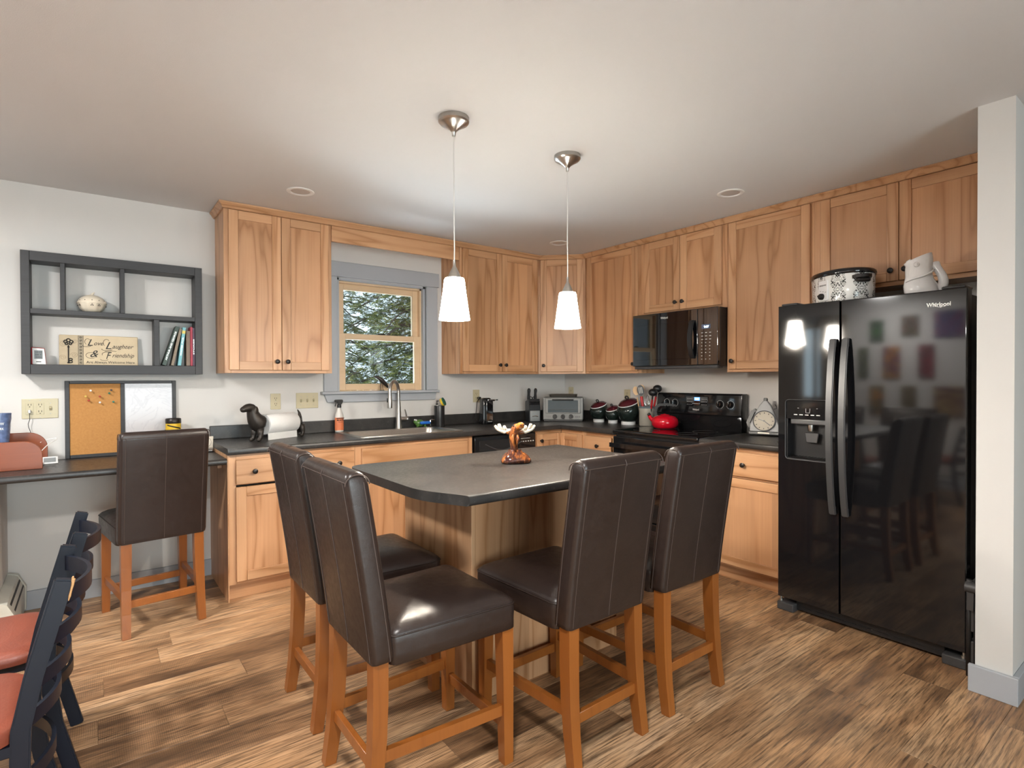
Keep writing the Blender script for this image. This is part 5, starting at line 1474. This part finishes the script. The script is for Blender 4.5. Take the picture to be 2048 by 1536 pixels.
b = skin('tail', [(.040, 0, .028), (.074, 0, .034), (.092, 0, .060), (.088, 0, .095), (.072, 0, .125), (.058, 0, .152), (.054, 0, .176)], [(i, i + 1) for i in range(6)], [(.040, .034), (.036, .030), (.028, .026), (.021, .022), (.014, .020), (.011, .020), (.008, .024)], None, 2); obj('tail_handle', b, M['whiteglaze'], t, smooth=3.2)
b = bm_new()
for s_ in (-1, 1): lathe(b, [(0, .006), (.005, .005), (.008, .002), (.012, .0035), (.013, 0)], 14, (-.028, s_ * .046, .158), 'y', 1, 1) if s_ < 0 else sphere(b, (-.028, .046, .158), .010, 12, 1, .5, 1)
tube(b, [(-.068, -.022, .076), (-.044, -.048, .088), (-.004, -.054, .098), (.030, -.046, .112), (.048, -.028, .130)], [.004, .006, .007, .006, .004], 8)
tube(b, [(-.050, -.030, .186), (-.060, -.010, .180), (-.060, .012, .180)], [.004, .006, .004], 8)
obj('eye_and_gill', b, M['whiteglaze'], t, smooth=3.2)
for z, lb in ((1.452, 'round silver magnet on the side of the refrigerator, the upper one'), (1.342, 'round silver magnet on the side of the refrigerator, the lower one')):
    t = thing('magnet', lb, 'magnet', (-.690, -2.6275, z), 0, 'silver magnets')
    b = bm_new(); xf(lathe(b, [(0, 0), (.020, 0), (.021, .004), (.017, .014), (.008, .020), (0, .021)], 20, axis='y'), rz=PI); obj('dome', b, M['chrome'], t, smooth=1.2)

# folded step stool beside the refrigerator
t = thing('step_ladder', 'folded black step stool stored between refrigerator and wall', 'step stool', (-.700, -3.507, 0), 0)
for x in (-.12, .12):
    for y, h in ((.012, .43), (-.014, .42)):
        b = bm_new(); tube(b, [(x, y, .002), (x, y, h)], .010, 10); obj('frame_tube', b, M['black'], t)
for z0 in (.06, .20, .32):
    b = bm_new(); box(b, -.125, .125, -.010, .010, z0, z0 + .10, .004, 1)
    for i in range(6): box(b, -.128, .128, -.012, -.010, z0 + .008 + i * .016, z0 + .014 + i * .016)
    obj('tread', b, M['darkgrey'], t)
for x in (-.138, .138):
    b = bm_new(); tube(b, [(x, -.02, .40), (x, .02, .40)], .022, 14); bar(b, [(x, 0, .40), (x, .004, .30)], .012, .022); obj('hinge', b, M['darkgrey'], t)

# ------------------------------------------------------------------ black wall shelf
SX0, SX1, SZ0, SZ1, SD = -4.197, -3.318, 1.354, 2.039, .150
t = thing('wall_shelf', 'black-stained open wall shelf with five compartments above the desk', 'shelf', (SX0, 0, SZ0))
def board_(x0, x1, z0, z1, y0=-SD, nm='board'):
    b = bm_new(); box(b, x0 - SX0, x1 - SX0, y0, -.001, z0 - SZ0, z1 - SZ0, .0015, 1); obj(nm, b, M['darkshelf'], t)
board_(SX0, SX0 + .0385, SZ0, SZ1, nm='side_board'); board_(SX1 - .0405, SX1, SZ0, SZ1, nm='side_board')
board_(SX0 + .0385, SX1 - .0405, SZ1 - .053, SZ1, nm='top_board'); board_(SX0 + .0385, SX1 - .0405, SZ0, SZ0 + .0535, nm='bottom_board')
board_(SX0 + .0385, SX1 - .0405, 1.692, 1.7195, -SD + .004, 'shelf_board')
for x0, x1, z0, z1 in ((-4.028, -4.006, 1.7195, SZ1 - .053), (-3.749, -3.727, 1.7195, SZ1 - .053), (-3.581, -3.552, SZ0 + .0535, 1.692)):
    board_(x0, x1, z0, z1, -SD + .004, 'divider')
SB = SZ0 + .0535
t = thing('ceramic_onion_jar', 'cream ceramic onion-shaped jar with pierced lid on the black shelf', 'jar', (-3.884, -.080, 1.7197))
def rib(a): return 1 + .022 * math.cos(10 * a)
rings = []
for r, z in ((.030, 0), (.040, .003), (.058, .022), (.066, .044), (.069, .054)):
    rings.append([(r * rib(a) * math.cos(a), r * rib(a) * math.sin(a), z) for a in np.linspace(0, 2 * PI, 60, endpoint=False)])
b = bm_new(); loft(b, rings); obj('bowl', b, M['cream'], t, smooth=1.2)
b = bm_new(); lathe(b, [(.0725, .052), (.072, .056), (.065, .072), (.051, .088), (.031, .099), (.012, .104), (0, .105)], 36); ld = obj('lid', b, M['cream'], t, smooth=1.2)
b = bm_new(); tube(b, [(0, 0, .100), (.003, 0, .112), (.012, 0, .121)], [.010, .006, .003], 10); obj('stem', b, M['cream'], ld)
b = bm_new()
for i in range(12):
    a = 2 * PI * i / 12
    for dz, da in ((0, 0), (-.006, .07), (-.006, -.07)):
        rr_ = .0655; sphere(b, (.0655 * math.cos(a + da), .0655 * math.sin(a + da), .0685 + dz), .0028, 8)
    if i % 3 != 2:
        for dz, da in ((0, 0), (-.006, .07), (-.006, -.07)): sphere(b, (.0665 * math.cos(a + da), .0665 * math.sin(a + da), .044 + dz), .0026, 8)
obj('pierced_holes', b, M['slot'], ld)

# plaque
t = thing('wooden_plaque', 'cream wooden plaque with black key and script lettering on the shelf', 'sign', (-4.040, -.046, SB), 0)
t.rotation_euler = (-.10, 0, 0)
PWd, PHt = .382, .180
M['parch'] = plain('parchment_print', (.58, .47, .31), .6, var=.18, scale=14)
M['parch2'] = plain('parchment_panel', (.47, .38, .25), .6, var=.2, scale=18)
M['ink'] = plain('black_ink', (.012, .010, .009), .6)
b = bm_new(); box(b, 0, PWd, 0, .012, .0005, PHt, .003, 1); obj('panel', b, M['parch'], t)
b = bm_new(); box(b, .003, .088, -.0006, 0, .003, PHt - .003); lp = obj('key_panel', b, M['parch2'], t)
b = bm_new(); box(b, .089, .112, -.0007, 0, .002, PHt - .002); bp_ = obj('scroll_band', b, plain('band_grey', (.30, .25, .17), .6, var=.6, scale=260), t)
b = bm_new()
box(b, .088, .0895, -.001, 0, .002, PHt - .002); box(b, .1115, .113, -.001, 0, .002, PHt - .002)
for i in range(9):
    zc = .014 + i * .019
    tube(b, [(.1005 + (.006 - .0004 * j) * math.cos(j * .7) * (1 if i % 2 else -1), -.001, zc + (.006 - .0004 * j) * math.sin(j * .7)) for j in range(12)], .0010, 4)
obj('scroll_ink', b, M['ink'], bp_)
b = bm_new()
for (cx, cz, r, s) in ((.020, .125, .020, 1), (.070, .060, .018, -1), (.018, .045, .016, -1), (.072, .140, .014, 1)):
    tube(b, [(cx + s * r * (1 - j / 26) * math.cos(j * .55), -.0011, cz + r * (1 - j / 26) * math.sin(j * .55)) for j in range(22)], .0005, 4)
obj('scroll_ink', b, plain('pale_ink', (.16, .12, .08), .6), lp)
b = bm_new()
kx = .043
tube(b, [(kx, -.003, .012), (kx, -.003, .118)], .0032, 6)
for (ox, oz, r) in ((0, .147, .009), (-.013, .139, .008), (.013, .139, .008), (-.009, .127, .006), (.009, .127, .006)):
    tube(b, [(kx + ox + r * math.cos(a), -.003, oz + r * math.sin(a)) for a in np.linspace(0, 2 * PI, 15)], .0030, 6)
for dz in (.034, .020):
    tube(b, [(kx + .010 + .008 * math.cos(a), -.003, dz + .006 * math.sin(a)) for a in np.linspace(0, 2 * PI, 13)], .0026, 6)
for dz in (.108, .014): tube(b, [(kx - .005, -.003, dz), (kx + .005, -.003, dz)], .0035, 6)
obj('key', b, M['ink'], lp)
def script(txt, size, x, z, w, bold=.0):
    b = text_front(txt, size, (x, -.0008, z), w, shear=.38, bold=bold); obj('script_text', b, M['ink'], t, smooth=None)
script('L', .058, .128, .118, .026); script('ove', .036, .160, .122, .046); script('L', .064, .214, .100, .030); script('aughter', .036, .250, .105, .108)
script('&', .060, .140, .050, .040, ); script('F', .062, .218, .040, .028); script('riendship', .036, .250, .050, .110)
b = bm_new()
def swash(pts): tube(b, [(x, -.0010, z) for x, z in pts], [.0004] + [.0010] * (len(pts) - 2) + [.0003], 4)
for (cx, cz, rx_, rz_, a0, a1) in ((.133, .142, .014, .018, .6, 4.2), (.128, .118, .020, .006, 2.8, 6.6), (.224, .138, .016, .022, .6, 4.2), (.226, .098, .026, .007, 2.6, 6.4), (.150, .060, .026, .018, .3, 5.6), (.222, .068, .020, .014, .4, 3.6), (.212, .036, .018, .006, 2.8, 6.6), (.244, .084, .030, .004, .3, 3.0)):
    swash([(cx + rx_ * math.cos(a), cz + rz_ * math.sin(a)) for a in np.linspace(a0, a1, 16)])
obj('script_swash', b, M['ink'], t)
b = text_front('Are Always Welcome Here', .0205, (.126, -.0008, .012), .238); obj('script_text', b, M['ink'], t, smooth=None)

t = thing('digital_clock', 'small white digital clock with red edge in the shelf corner', 'clock', (-4.158, -.100, SB + .0005), 0.12)
b = bm_new(); prism(b, [(.0, .0), (.066, 0), (.058, .094), (.0, .098)], 0.002, .020, 'y', .003, 1); obj('shell', b, M['redplastic'], t)
b = bm_new(); prism(b, [(.006, .0005), (.064, .0005), (.056, .091), (.004, .094)], -.004, .003, 'y', .002, 1); fc = obj('face', b, M['white'], t)
b = bm_new(); box(b, .012, .048, -.0055, -.0035, .032, .080); obj('lcd', b, plain('lcd_grey', (.10, .11, .11), .3), fc)
for tx, zz, sz in (('10:32', .066, .011), ('68 F', .052, .011), ('30%', .038, .011)):
    b = text_front(tx, sz, (.016, -.0060, zz), .027); obj('lcd_digits', b, M['slot'], fc, smooth=None)
b = bm_new(); box(b, .020, .042, -.0048, -.0035, .014, .018); obj('badge', b, M['slot'], fc)

def book(label, x0, th, h, d, colr, tilt, spine=None, tcol='letter', page=(.62, .55, .42)):
    t = thing('book', label, 'book', (x0, -.012, SB + .0008 + th * math.sin(tilt)), 0, 'books on the black shelf')
    t.rotation_euler = (0, tilt, 0)
    mt = plain('book_cover', colr, .45, var=.15)
    b = bm_new(); box(b, 0, .002, -d, -.004, 0, h); box(b, th - .002, th, -d, -.004, 0, h); obj('cover', b, mt, t)
    b = bm_new(); box(b, 0, th, -d - .002, -d + .001, 0, h, .0008, 1); sp_ = obj('spine', b, mt, t)
    b = bm_new(); box(b, .002, th - .002, -d + .001, -.007, .003, h - .003); obj('pages', b, plain('pages', page, .8), t)
    if spine:
        b = text_bm(spine[0], spine[1], spine[2], .0004, bold=.0003)
        xf(b, (0, 0, 0), ry=0); xf(b, rz=PI / 2); xf(b, rx=PI / 2); 
        xs = [v.co.x for v in b.verts]; zs = [v.co.z for v in b.verts]
        bmesh.ops.translate(b, vec=(th / 2 - (max(xs) + min(xs)) / 2, -d - .0022, h * .5 - (max(zs) + min(zs)) / 2), verts=b.verts)
        obj('spine_text', b, M[tcol], sp_, smooth=None)
    return t
book('dark green book with white spine lettering leaning farthest in the shelf', -3.5385, .022, .256, .115, (.022, .045, .032), .30, ('ARTHUR AND GEORGE', .013, .19))
book('brown-edged book leaning between the green and the light blue book', -3.4905, .016, .240, .110, (.20, .15, .10), .20)
book('light blue book with a yellow band leaning in the shelf', -3.4545, .018, .245, .120, (.16, .42, .47), .12, ('WATER FOR', .011, .12))
book('brown book standing beside the light blue book', -3.4060, .022, .225, .110, (.17, .11, .07), 0.0)
book('thin red book standing in the shelf corner', -3.3835, .012, .250, .120, (.36, .015, .04), 0.0)
book('dark maroon book against the shelf side', -3.3712, .012, .245, .122, (.06, .02, .05), 0.0, ('STORIES', .008, .10))
b = bm_new(); box(b, -.0002, .0182, -.1230, -.1205, .205, .225); obj('spine_band', b, plain('yellow_band', (.62, .52, .12), .5), [o for o in bpy.data.objects if o.get('label', '').startswith('light blue book')][0])

# ------------------------------------------------------------------ cork and white board
t = thing('combination_board', 'black-framed half cork, half white board leaning on the desk', 'board', (-4.017, -.0125, .8535))
t.rotation_euler = (-.022, 0, 0)
BW, BH = .563, .4605
for (x0, x1, z0, z1) in ((0, .022, 0, BH), (BW - .022, BW, 0, BH), (.022, BW - .022, 0, .020), (.022, BW - .022, BH - .018, BH), (.268, .290, .020, BH - .018)):
    b = bm_new(); box(b, x0, x1, -.016, 0, z0, z1, .002, 1); obj('frame_bar', b, M['darkshelf'], t)
tt = NT('cork'); co, _ = tt.coords(False)
n = tt.noise(co, 420.0, 3.0, .7); n2 = tt.noise(co, 90.0, 3.0)
M['cork'] = tt.bsdf(tt.mix(tt.math('MULTIPLY', tt.math('ADD', n, n2), .5), (.62, .32, .10), (.34, .14, .035)), .85, bump=n, bstr=.3, bdist=.002)
b = bm_new(); box(b, .022, .268, -.009, -.002, .020, BH - .018); obj('cork_panel', b, M['cork'], t)
tt = NT('whiteboard'); co, _ = tt.coords(False)
sm = tt.ramp(tt.noise(co, 6.0, 3.0, .6, 2.5), [(.46, 0.0), (.50, .35), (.54, 0.0)])
M['wboard'] = tt.bsdf(tt.mix(sm, (.60, .59, .61), (.42, .41, .45)), .22)
b = bm_new(); box(b, .290, BW - .022, -.009, -.002, .020, BH - .018); obj('white_panel', b, M['wboard'], t)
pins = [('white', (.122, .402), (.75, .74, .72)), ('dark grey', (.222, .404), (.05, .05, .06)), ('yellow', (.098, .368), (.62, .45, .10)), ('green', (.212, .385), (.03, .16, .10)), ('red', (.166, .366), (.42, .05, .03)), ('red', (.112, .343), (.42, .05, .03)), ('white', (.166, .330), (.75, .74, .72)), ('teal', (.232, .332), (.03, .18, .13))]
lbs = ['white push pin nearest the top edge of the cork', 'dark grey push pin in the upper corner of the cork', 'yellow push pin in the cork', 'green push pin just below the dark grey one', 'red push pin right of the yellow one in the cork', 'red push pin just below the yellow one in the cork', 'white push pin lowest in the cork', 'teal push pin low beside the middle frame bar']
for (nm, (px, pz), c), lb in zip(pins, lbs):
    p = thing('push_pin', lb, 'pin', (-4.017 + px, -.0225 - (BH - pz) * .0, .8535 + pz), 0, 'push pins in the cork')
    b = bm_new(); lathe(b, [(0, 0), (.0045, 0), (.0035, .004), (.0035, .008), (.0058, .010), (.0060, .014), (.003, .0165), (0, .017)], 12, axis='y'); obj('head', b, plain('pin_' + nm.replace(' ', '_'), c, .3), p, smooth=0.9)

# ------------------------------------------------------------------ desk things
DZ = .8535
t = thing('mail_organizer', 'cherry-stained wooden desk organizer with rounded front and back panels', 'organizer', (-4.50, -.385, DZ))
def rounded_panel(x1, h, r):
    return [(0, 0), (x1, 0), (x1, h - r)] + [(x1 - r + r * math.cos(a), h - r + r * math.sin(a)) for a in np.linspace(0, PI / 2, 10)][1:] + [(0, h)]
b = bm_new(); prism(b, rounded_panel(.402, .148, .075), -.012, 0, 'y', .002, 1); obj('front_panel', b, M['cherry'], t)
b = bm_new(); prism(b, rounded_panel(.412, .178, .085), .205, .217, 'y', .002, 1); obj('back_panel', b, M['cherry'], t)
b = bm_new(); box(b, .004, .396, 0, .205, .001, .012); obj('bottom_panel', b, M['cherry'], t)
b = bm_new(); box(b, .0, .012, 0, .205, .012, .10); obj('end_panel', b, M['cherry'], t)
M['blueplastic'] = plain('blue_clear_plastic', (.10, .14, .26), .08, var=.7, scale=40)
t = thing('plastic_cup', 'crumpled blue and clear plastic cup standing in the desk organizer', 'cup', (-4.268, -.285, DZ + .128))
rings = []
for r, z in ((.028, -.115), (.030, -.06), (.031, 0), (.034, .05), (.036, .10), (.039, .135), (.041, .165)):
    rings.append([(r * (1 + .05 * math.sin(7 * a + z * 60)) * math.cos(a), r * (1 + .05 * math.sin(7 * a + z * 60)) * math.sin(a), z) for a in np.linspace(0, 2 * PI, 36, endpoint=False)])
b = bm_new(); loft(b, rings, True, False); obj('wall', b, M['blueplastic'], t, smooth=1.2)
b = text_front('NEW', .020, (-.020, -.0385, .105), .034); obj('print', b, M['letter'], t, smooth=None)
b = text_front('YORK', .016, (-.020, -.0365, .080), .034); obj('print', b, M['letter'], t, smooth=None)
t = thing('photo_frame', 'small silver digital frame lying beside the desk organizer', 'frame', (-4.078, -.215, DZ + .001), 0.05)
t.rotation_euler = (-.20, 0, .08)
b = bm_new(); box(b, -.034, .036, 0, .012, 0, .040, .002, 1); obj('case', b, M['white'], t)
b = bm_new(); box(b, -.026, .026, -.002, .001, .010, .034); obj('screen', b, plain('grey_screen', (.16, .17, .17), .2), t)
t = thing('charging_cable', 'thin grey charging cord hanging from the three-gang wall plate', 'cable', (-4.174, -.012, 1.10))
b = bm_new(); box(b, -.006, .006, -.016, .004, .030, .050, .003, 1); obj('plug', b, M['white'], t)
b = bm_new(); tube(b, [(0, -.010, .032), (.001, -.012, -.005), (-.006, -.012, -.030), (-.004, -.014, -.050), (.004, -.018, -.075), (.006, -.060, -.150), (.000, -.10, -.18)], .0018, 6); obj('cord', b, M['handlegrey'], t)
t = thing('white_cable', 'white charging cable looping over the organizer end', 'cable', (-4.10, -.30, DZ + .10))
b = bm_new(); tube(b, [(-.012, -.01, -.02), (.004, .02, -.002), (.020, .06, .016), (.050, .10, .032), (.052, .12, .040), (.010, .13, .034), (-.02, .12, .02)], .0022, 6); obj('cord', b, M['white'], t)
t = thing('candle_jar', 'yellow-labelled jar candle with dark lid standing on the desk behind the stool', 'candle', (-3.478, -.095, DZ))
b = bm_new(); lathe(b, [(0, 0), (.040, 0), (.042, .004), (.042, .188), (0, .188)], 28); jr = obj('jar', b, plain('amber_jar', (.08, .045, .012), .12), t, smooth=0.8)
b = bm_new(); lathe(b, [(.0424, .05), (.0427, .052), (.0427, .186), (.0424, .188)], 28); obj('label', b, plain('yellow_label', (.70, .46, .02), .45, var=.3, scale=22), jr, smooth=0.9)
b = bm_new(); tube(b, [(.0432 * math.sin(a), -.0432 * math.cos(a), .168 - .6 * (a * .0432) ** 1 * .5) for a in np.linspace(-.9, .9, 12)], .004, 6); obj('label_stripe', b, M['ink'], jr)
b = bm_new(); lathe(b, [(0, .188), (.043, .188), (.044, .192), (.044, .216), (.040, .220), (.034, .218), (0, .216)], 28); obj('lid', b, M['bronze'], t, smooth=0.8)
t = thing('desk_coaster', 'square cream tile with a blue emblem leaning against the cabinet end', 'tile', (-3.300, -.175, DZ + .0005), -.85)
t.rotation_euler = (-.15, 0, -.85 + .6)
b = bm_new(); box(b, -.040, .034, -.004, .004, .022, .098, .002, 1); obj('tile', b, plain('travertine', (.58, .52, .43), .5), t)
b = bm_new(); tube(b, [(.026 * math.cos(a) - .003, -.005, .060 + .030 * math.sin(a)) for a in np.linspace(0, 2 * PI, 25)], .0009, 5); obj('emblem_ring', b, M['ink'], t)
b = bm_new(); sphere(b, (-.003, -.004, .058), .016, 12, .8, .12, 1.2); obj('emblem', b, plain('emblem_blue', (.12, .22, .45), .4, var=.8, scale=90), t)
b = bm_new(); box(b, -.042, .036, -.030, .010, .012, .018, .001, 1); box(b, -.040, .034, -.034, .008, 0, .008, .001, 1); obj('stand', b, M['steel'], t)

# heater on the short wall under the desk
t = thing('baseboard_heater', 'off-white metal baseboard heater under the desk', 'heater', (-4.274, -.02, 0))
prof_ = [(0, .02), (.078, .02), (.080, .15), (.046, .222), (.012, .235), (0, .235)]
def hprism(y0, y1, mat, nm, sc=1.0):
    b = bm_new(); t_ = bmesh.new()
    loft(b, [[(x * sc, y0, z) for x, z in prof_], [(x * sc, y1, z) for x, z in prof_]]); return obj(nm, b, M[mat], t)
b = bm_new(); loft(b, [[(x * .93, y, .0 + z * .985) for x, z in prof_] for y in (-.50, -.035)]); obj('cover', b, M['heater'], t)
hprism(-.034, -.002, 'heater', 'end_cap'); hprism(-.555, -.500, 'heater', 'end_cap')
nx = Vector((.0735, 0, .148)); tp_ = Vector((.0425, 0, .2185)); dd = (tp_ - nx)
b = bm_new()
for s0, s1 in ((.12, .26), (.58, .74)):
    p, q = nx + dd * s0, nx + dd * s1
    off = Vector((.0012, 0, .0006))
    loft(b, [[(p.x + off.x, y, p.z + off.z), (q.x + off.x, y, q.z + off.z), (q.x - .01, y, q.z - .005), (p.x - .01, y, p.z - .005)] for y in (-.498, -.040)])
obj('air_slot', b, M['slot'], t)

# ------------------------------------------------------------------ paintings and curtains on the far wall (seen in the refrigerator)
def art(i, cols):
    t = NT('canvas_%d' % i); c, r = t.coords()
    n = t.noise(c, 7.0, 2.0, .5, 1.5)
    return t.bsdf(t.ramp(n, [(.30, cols[0]), (.45, cols[1]), (.55, cols[2]), (.72, cols[0])]), .6)
sets = [((.02, .07, .02), (.05, .14, .04), (.01, .03, .02)), ((.07, .10, .02), (.14, .05, .04), (.05, .04, .03)), ((.03, .03, .10), (.20, .03, .09), (.05, .06, .16)),
        ((.05, .07, .04), (.10, .12, .04), (.03, .04, .03)), ((.32, .06, .02), (.40, .20, .03), (.08, .03, .10)), ((.16, .012, .02), (.26, .02, .04), (.07, .01, .02)),
        ((.34, .05, .02), (.45, .22, .03), (.03, .08, .05)), ((.26, .17, .07), (.10, .08, .02), (.14, .10, .05)), ((.12, .02, .05), (.40, .30, .12), (.09, .015, .03))]
names_ = ['green', 'olive and brown', 'large blue and magenta', 'narrow grey-green', 'orange and violet', 'crimson', 'orange and green', 'tan and olive', 'large maroon and gold']
rects = [(-1.525, -1.37, 1.93, 2.20), (-1.893, -1.712, 1.98, 2.23), (-2.34, -2.044, 1.94, 2.26), (-1.353, -1.239, 1.47, 1.86), (-1.704, -1.514, 1.47, 1.86), (-2.047, -1.888, 1.47, 1.87), (-1.528, -1.371, 1.01, 1.37), (-1.87, -1.715, 1.00, 1.37), (-2.34, -2.043, 1.01, 1.37)]
rects = [(a, c, p - .155, q - .155) for a, c, p, q in rects]
for i, (cs, nm, (y0, y1, z0, z1)) in enumerate(zip(sets, names_, rects)):
    t = thing('painting', nm + ' abstract canvas hanging on the wall reflected in the refrigerator', 'painting', (XL, (y0 + y1) / 2, z0), 0, 'small canvases on the far wall')
    h, w = z1 - z0, (y1 - y0)
    b = bm_new(); box(b, .002, .022, -w / 2, w / 2, 0, h, .002, 1); obj('canvas', b, art(i, cs), t)
for k_, (ya, yb) in enumerate(((-1.12, -.78), (-.54, -.20))):
    t = thing('curtain', 'tan curtain panel beside the small window, on the side ' + ('next to the paintings' if k_ == 0 else 'next to the room corner'), 'curtain', (XL + .06, (ya + yb) / 2, .75), 0, 'tan curtains')
    n_ = 40
    rings = []
    for z in (0, .5, 1.0, 1.4):
        rings.append([(.018 * math.sin(i * .95), ya - (ya + yb) / 2 + (yb - ya) * i / n_, z) for i in range(n_ + 1)] + [(.018 * math.sin(i * .95) + .003, ya - (ya + yb) / 2 + (yb - ya) * i / n_, z) for i in range(n_, -1, -1)])
    b = bm_new(); loft(b, rings); obj('cloth', b, plain('tan_cloth', (.26, .20, .14), .85), t, smooth=1.2)

# ------------------------------------------------------------------ outdoors behind the kitchen window
b = bm_new(); box(b, -9, 9, .2, 20, -.6, -.5)
o = obj('snowy_ground', b, plain('snow', (.72, .76, .80), .8, var=.15, scale=.8)); tag(o, 'snow-covered ground outside the kitchen window', 'ground', kind='structure'); del o['category']
def leafmat():
    t = NT('evergreen_needles')
    at = t.n('ShaderNodeAttribute', {}, attribute_name='tone').outputs['Fac']
    colr = t.ramp(at, [(0.0, (.030, .052, .024)), (.35, (.13, .150, .045)), (.62, (.30, .29, .09)), (.80, (.38, .34, .16)), (.86, (.70, .74, .78)), (1.0, (.85, .88, .92))])
    return t.bsdf(colr, .7)
M['needles'] = leafmat(); M['bark'] = plain('bark', (.075, .055, .045), .9, var=.4, scale=20)
def evergreen(label, x, y, H, R, seed, nb=70, dens=1.0):
    rg = np.random.RandomState(seed)
    t = thing('evergreen_tree', label, 'tree', (x, y, -.5), 0, 'evergreens outside the window')
    b = bm_new(); tube(b, [(0, 0, 0), (.03, 0, H * .5), (0, 0, H)], [.13, .09, .02], 9); obj('trunk', b, M['bark'], t, smooth=1.2)
    Vs, tones = [], []
    br = bm_new()
    for i in range(nb):
        s = (i + rg.rand()) / nb
        z0 = .25 + (H - .4) * s
        L = R * (1 - s * .75) * rg.uniform(.7, 1.1)
        az = i * 2.399 + rg.uniform(-.3, .3)
        d = np.array([math.cos(az), math.sin(az), 0.0])
        q7 = np.linspace(0, 1, 7)
        pts = d[None, :] * (L * q7)[:, None]
        pts[:, 2] = z0 + .10 * L * q7 - .42 * L * q7 ** 2
        if i % 2 == 0: tube(br, [tuple(p) for p in pts], [.016 * (1 - .8 * j / 6) + .003 for j in range(7)], 5)
        nt = int(26 * dens * L / R) + 6
        q = rg.uniform(.12, 1.0, nt); j = np.minimum(5, (q * 6).astype(int)); f = (q * 6 - j)[:, None]
        p = pts[j] * (1 - f) + pts[j + 1] * f
        sd = np.array([-d[1], d[0], 0])[None, :] * rg.choice([-1, 1], nt)[:, None]
        tw = sd * rg.uniform(.5, 1, (nt, 1)) + d[None, :] * rg.uniform(.2, .9, (nt, 1))
        tw[:, 2] += rg.uniform(-.7, .1, nt)
        tw /= np.linalg.norm(tw, axis=1)[:, None]
        TL = rg.uniform(.12, .30, nt) * (1.1 - q * .4)
        base = rg.uniform(.1, .62, nt); snowy = rg.rand(nt) < .24
        nm = 22
        m = (np.arange(nm) // 2) / 11.0; sg = np.where(np.arange(nm) % 2, 1.0, -1.0)
        o_ = p[:, None, :] + tw[:, None, :] * (TL[:, None] * m[None, :])[:, :, None]
        cr = np.cross(tw, np.array([0, 0, 1.0]))
        dr = cr[:, None, :] * (sg * .8)[None, :, None] + tw[:, None, :] * .7 + rg.normal(0, .28, (nt, nm, 3))
        dr /= np.linalg.norm(dr, axis=2)[:, :, None]
        ll = rg.uniform(.030, .060, (nt, nm, 1))
        wv = np.cross(dr, rg.normal(0, 1, (nt, nm, 3))); wv = wv / np.linalg.norm(wv, axis=2)[:, :, None] * .0055
        Vs.append(np.stack([o_ - wv, o_ + wv, o_ + dr * ll], axis=2).reshape(-1, 3))
        tn = np.clip(base[:, None] + rg.normal(0, .10, (nt, nm)), 0, .82)
        tn = np.where(snowy[:, None] & (rg.rand(nt, nm) < .55), rg.uniform(.86, 1, (nt, nm)), tn)
        tones.append(tn.reshape(-1))
    obj('branches', br, M['bark'], t, smooth=1.2)
    V = np.concatenate(Vs); tone = np.concatenate(tones); nf = len(tone)
    me = bpy.data.meshes.new('foliage')
    me.vertices.add(len(V)); me.vertices.foreach_set('co', V.astype(np.float32).ravel())
    me.loops.add(nf * 3); me.loops.foreach_set('vertex_index', np.arange(nf * 3, dtype=np.int32))
    me.polygons.add(nf); me.polygons.foreach_set('loop_start', np.arange(0, nf * 3, 3, dtype=np.int32))
    me.update(calc_edges=True)
    me.materials.append(M['needles'])
    a = me.attributes.new('tone', 'FLOAT', 'FACE'); a.data.foreach_set('value', tone.astype(np.float32))
    f = obj('foliage', me, None, t); f['kind'] = 'stuff'
evergreen('nearest evergreen with drooping olive branches outside the window', -.45, 2.45, 4.2, 1.85, 1, 150, 2.0)
evergreen('evergreen with snow-dusted twigs left of the nearest one outside', -1.50, 3.7, 4.8, 1.8, 2, 120, 1.6)
evergreen('dark evergreen behind the nearest one outside the window', .75, 4.4, 5.6, 2.2, 3, 120, 1.5)
evergreen('tall evergreen deeper in the woods outside', -.6, 6.2, 7.0, 2.8, 4, 130, 1.6)
evergreen('tall evergreen at the far side of the woods outside', 2.4, 7.2, 7.0, 3.0, 5, 130, 1.6)
evergreen('broad evergreen closing off the woods outside', .6, 9.0, 8.0, 3.6, 6, 130, 2.0)
evergreen('broad evergreen at the edge of the woods outside', 4.6, 10.0, 8.0, 3.8, 8, 120, 1.8)
evergreen('slim evergreen beside the snowy clearing outside', -2.4, 8.2, 7.5, 2.6, 7, 110, 1.6)
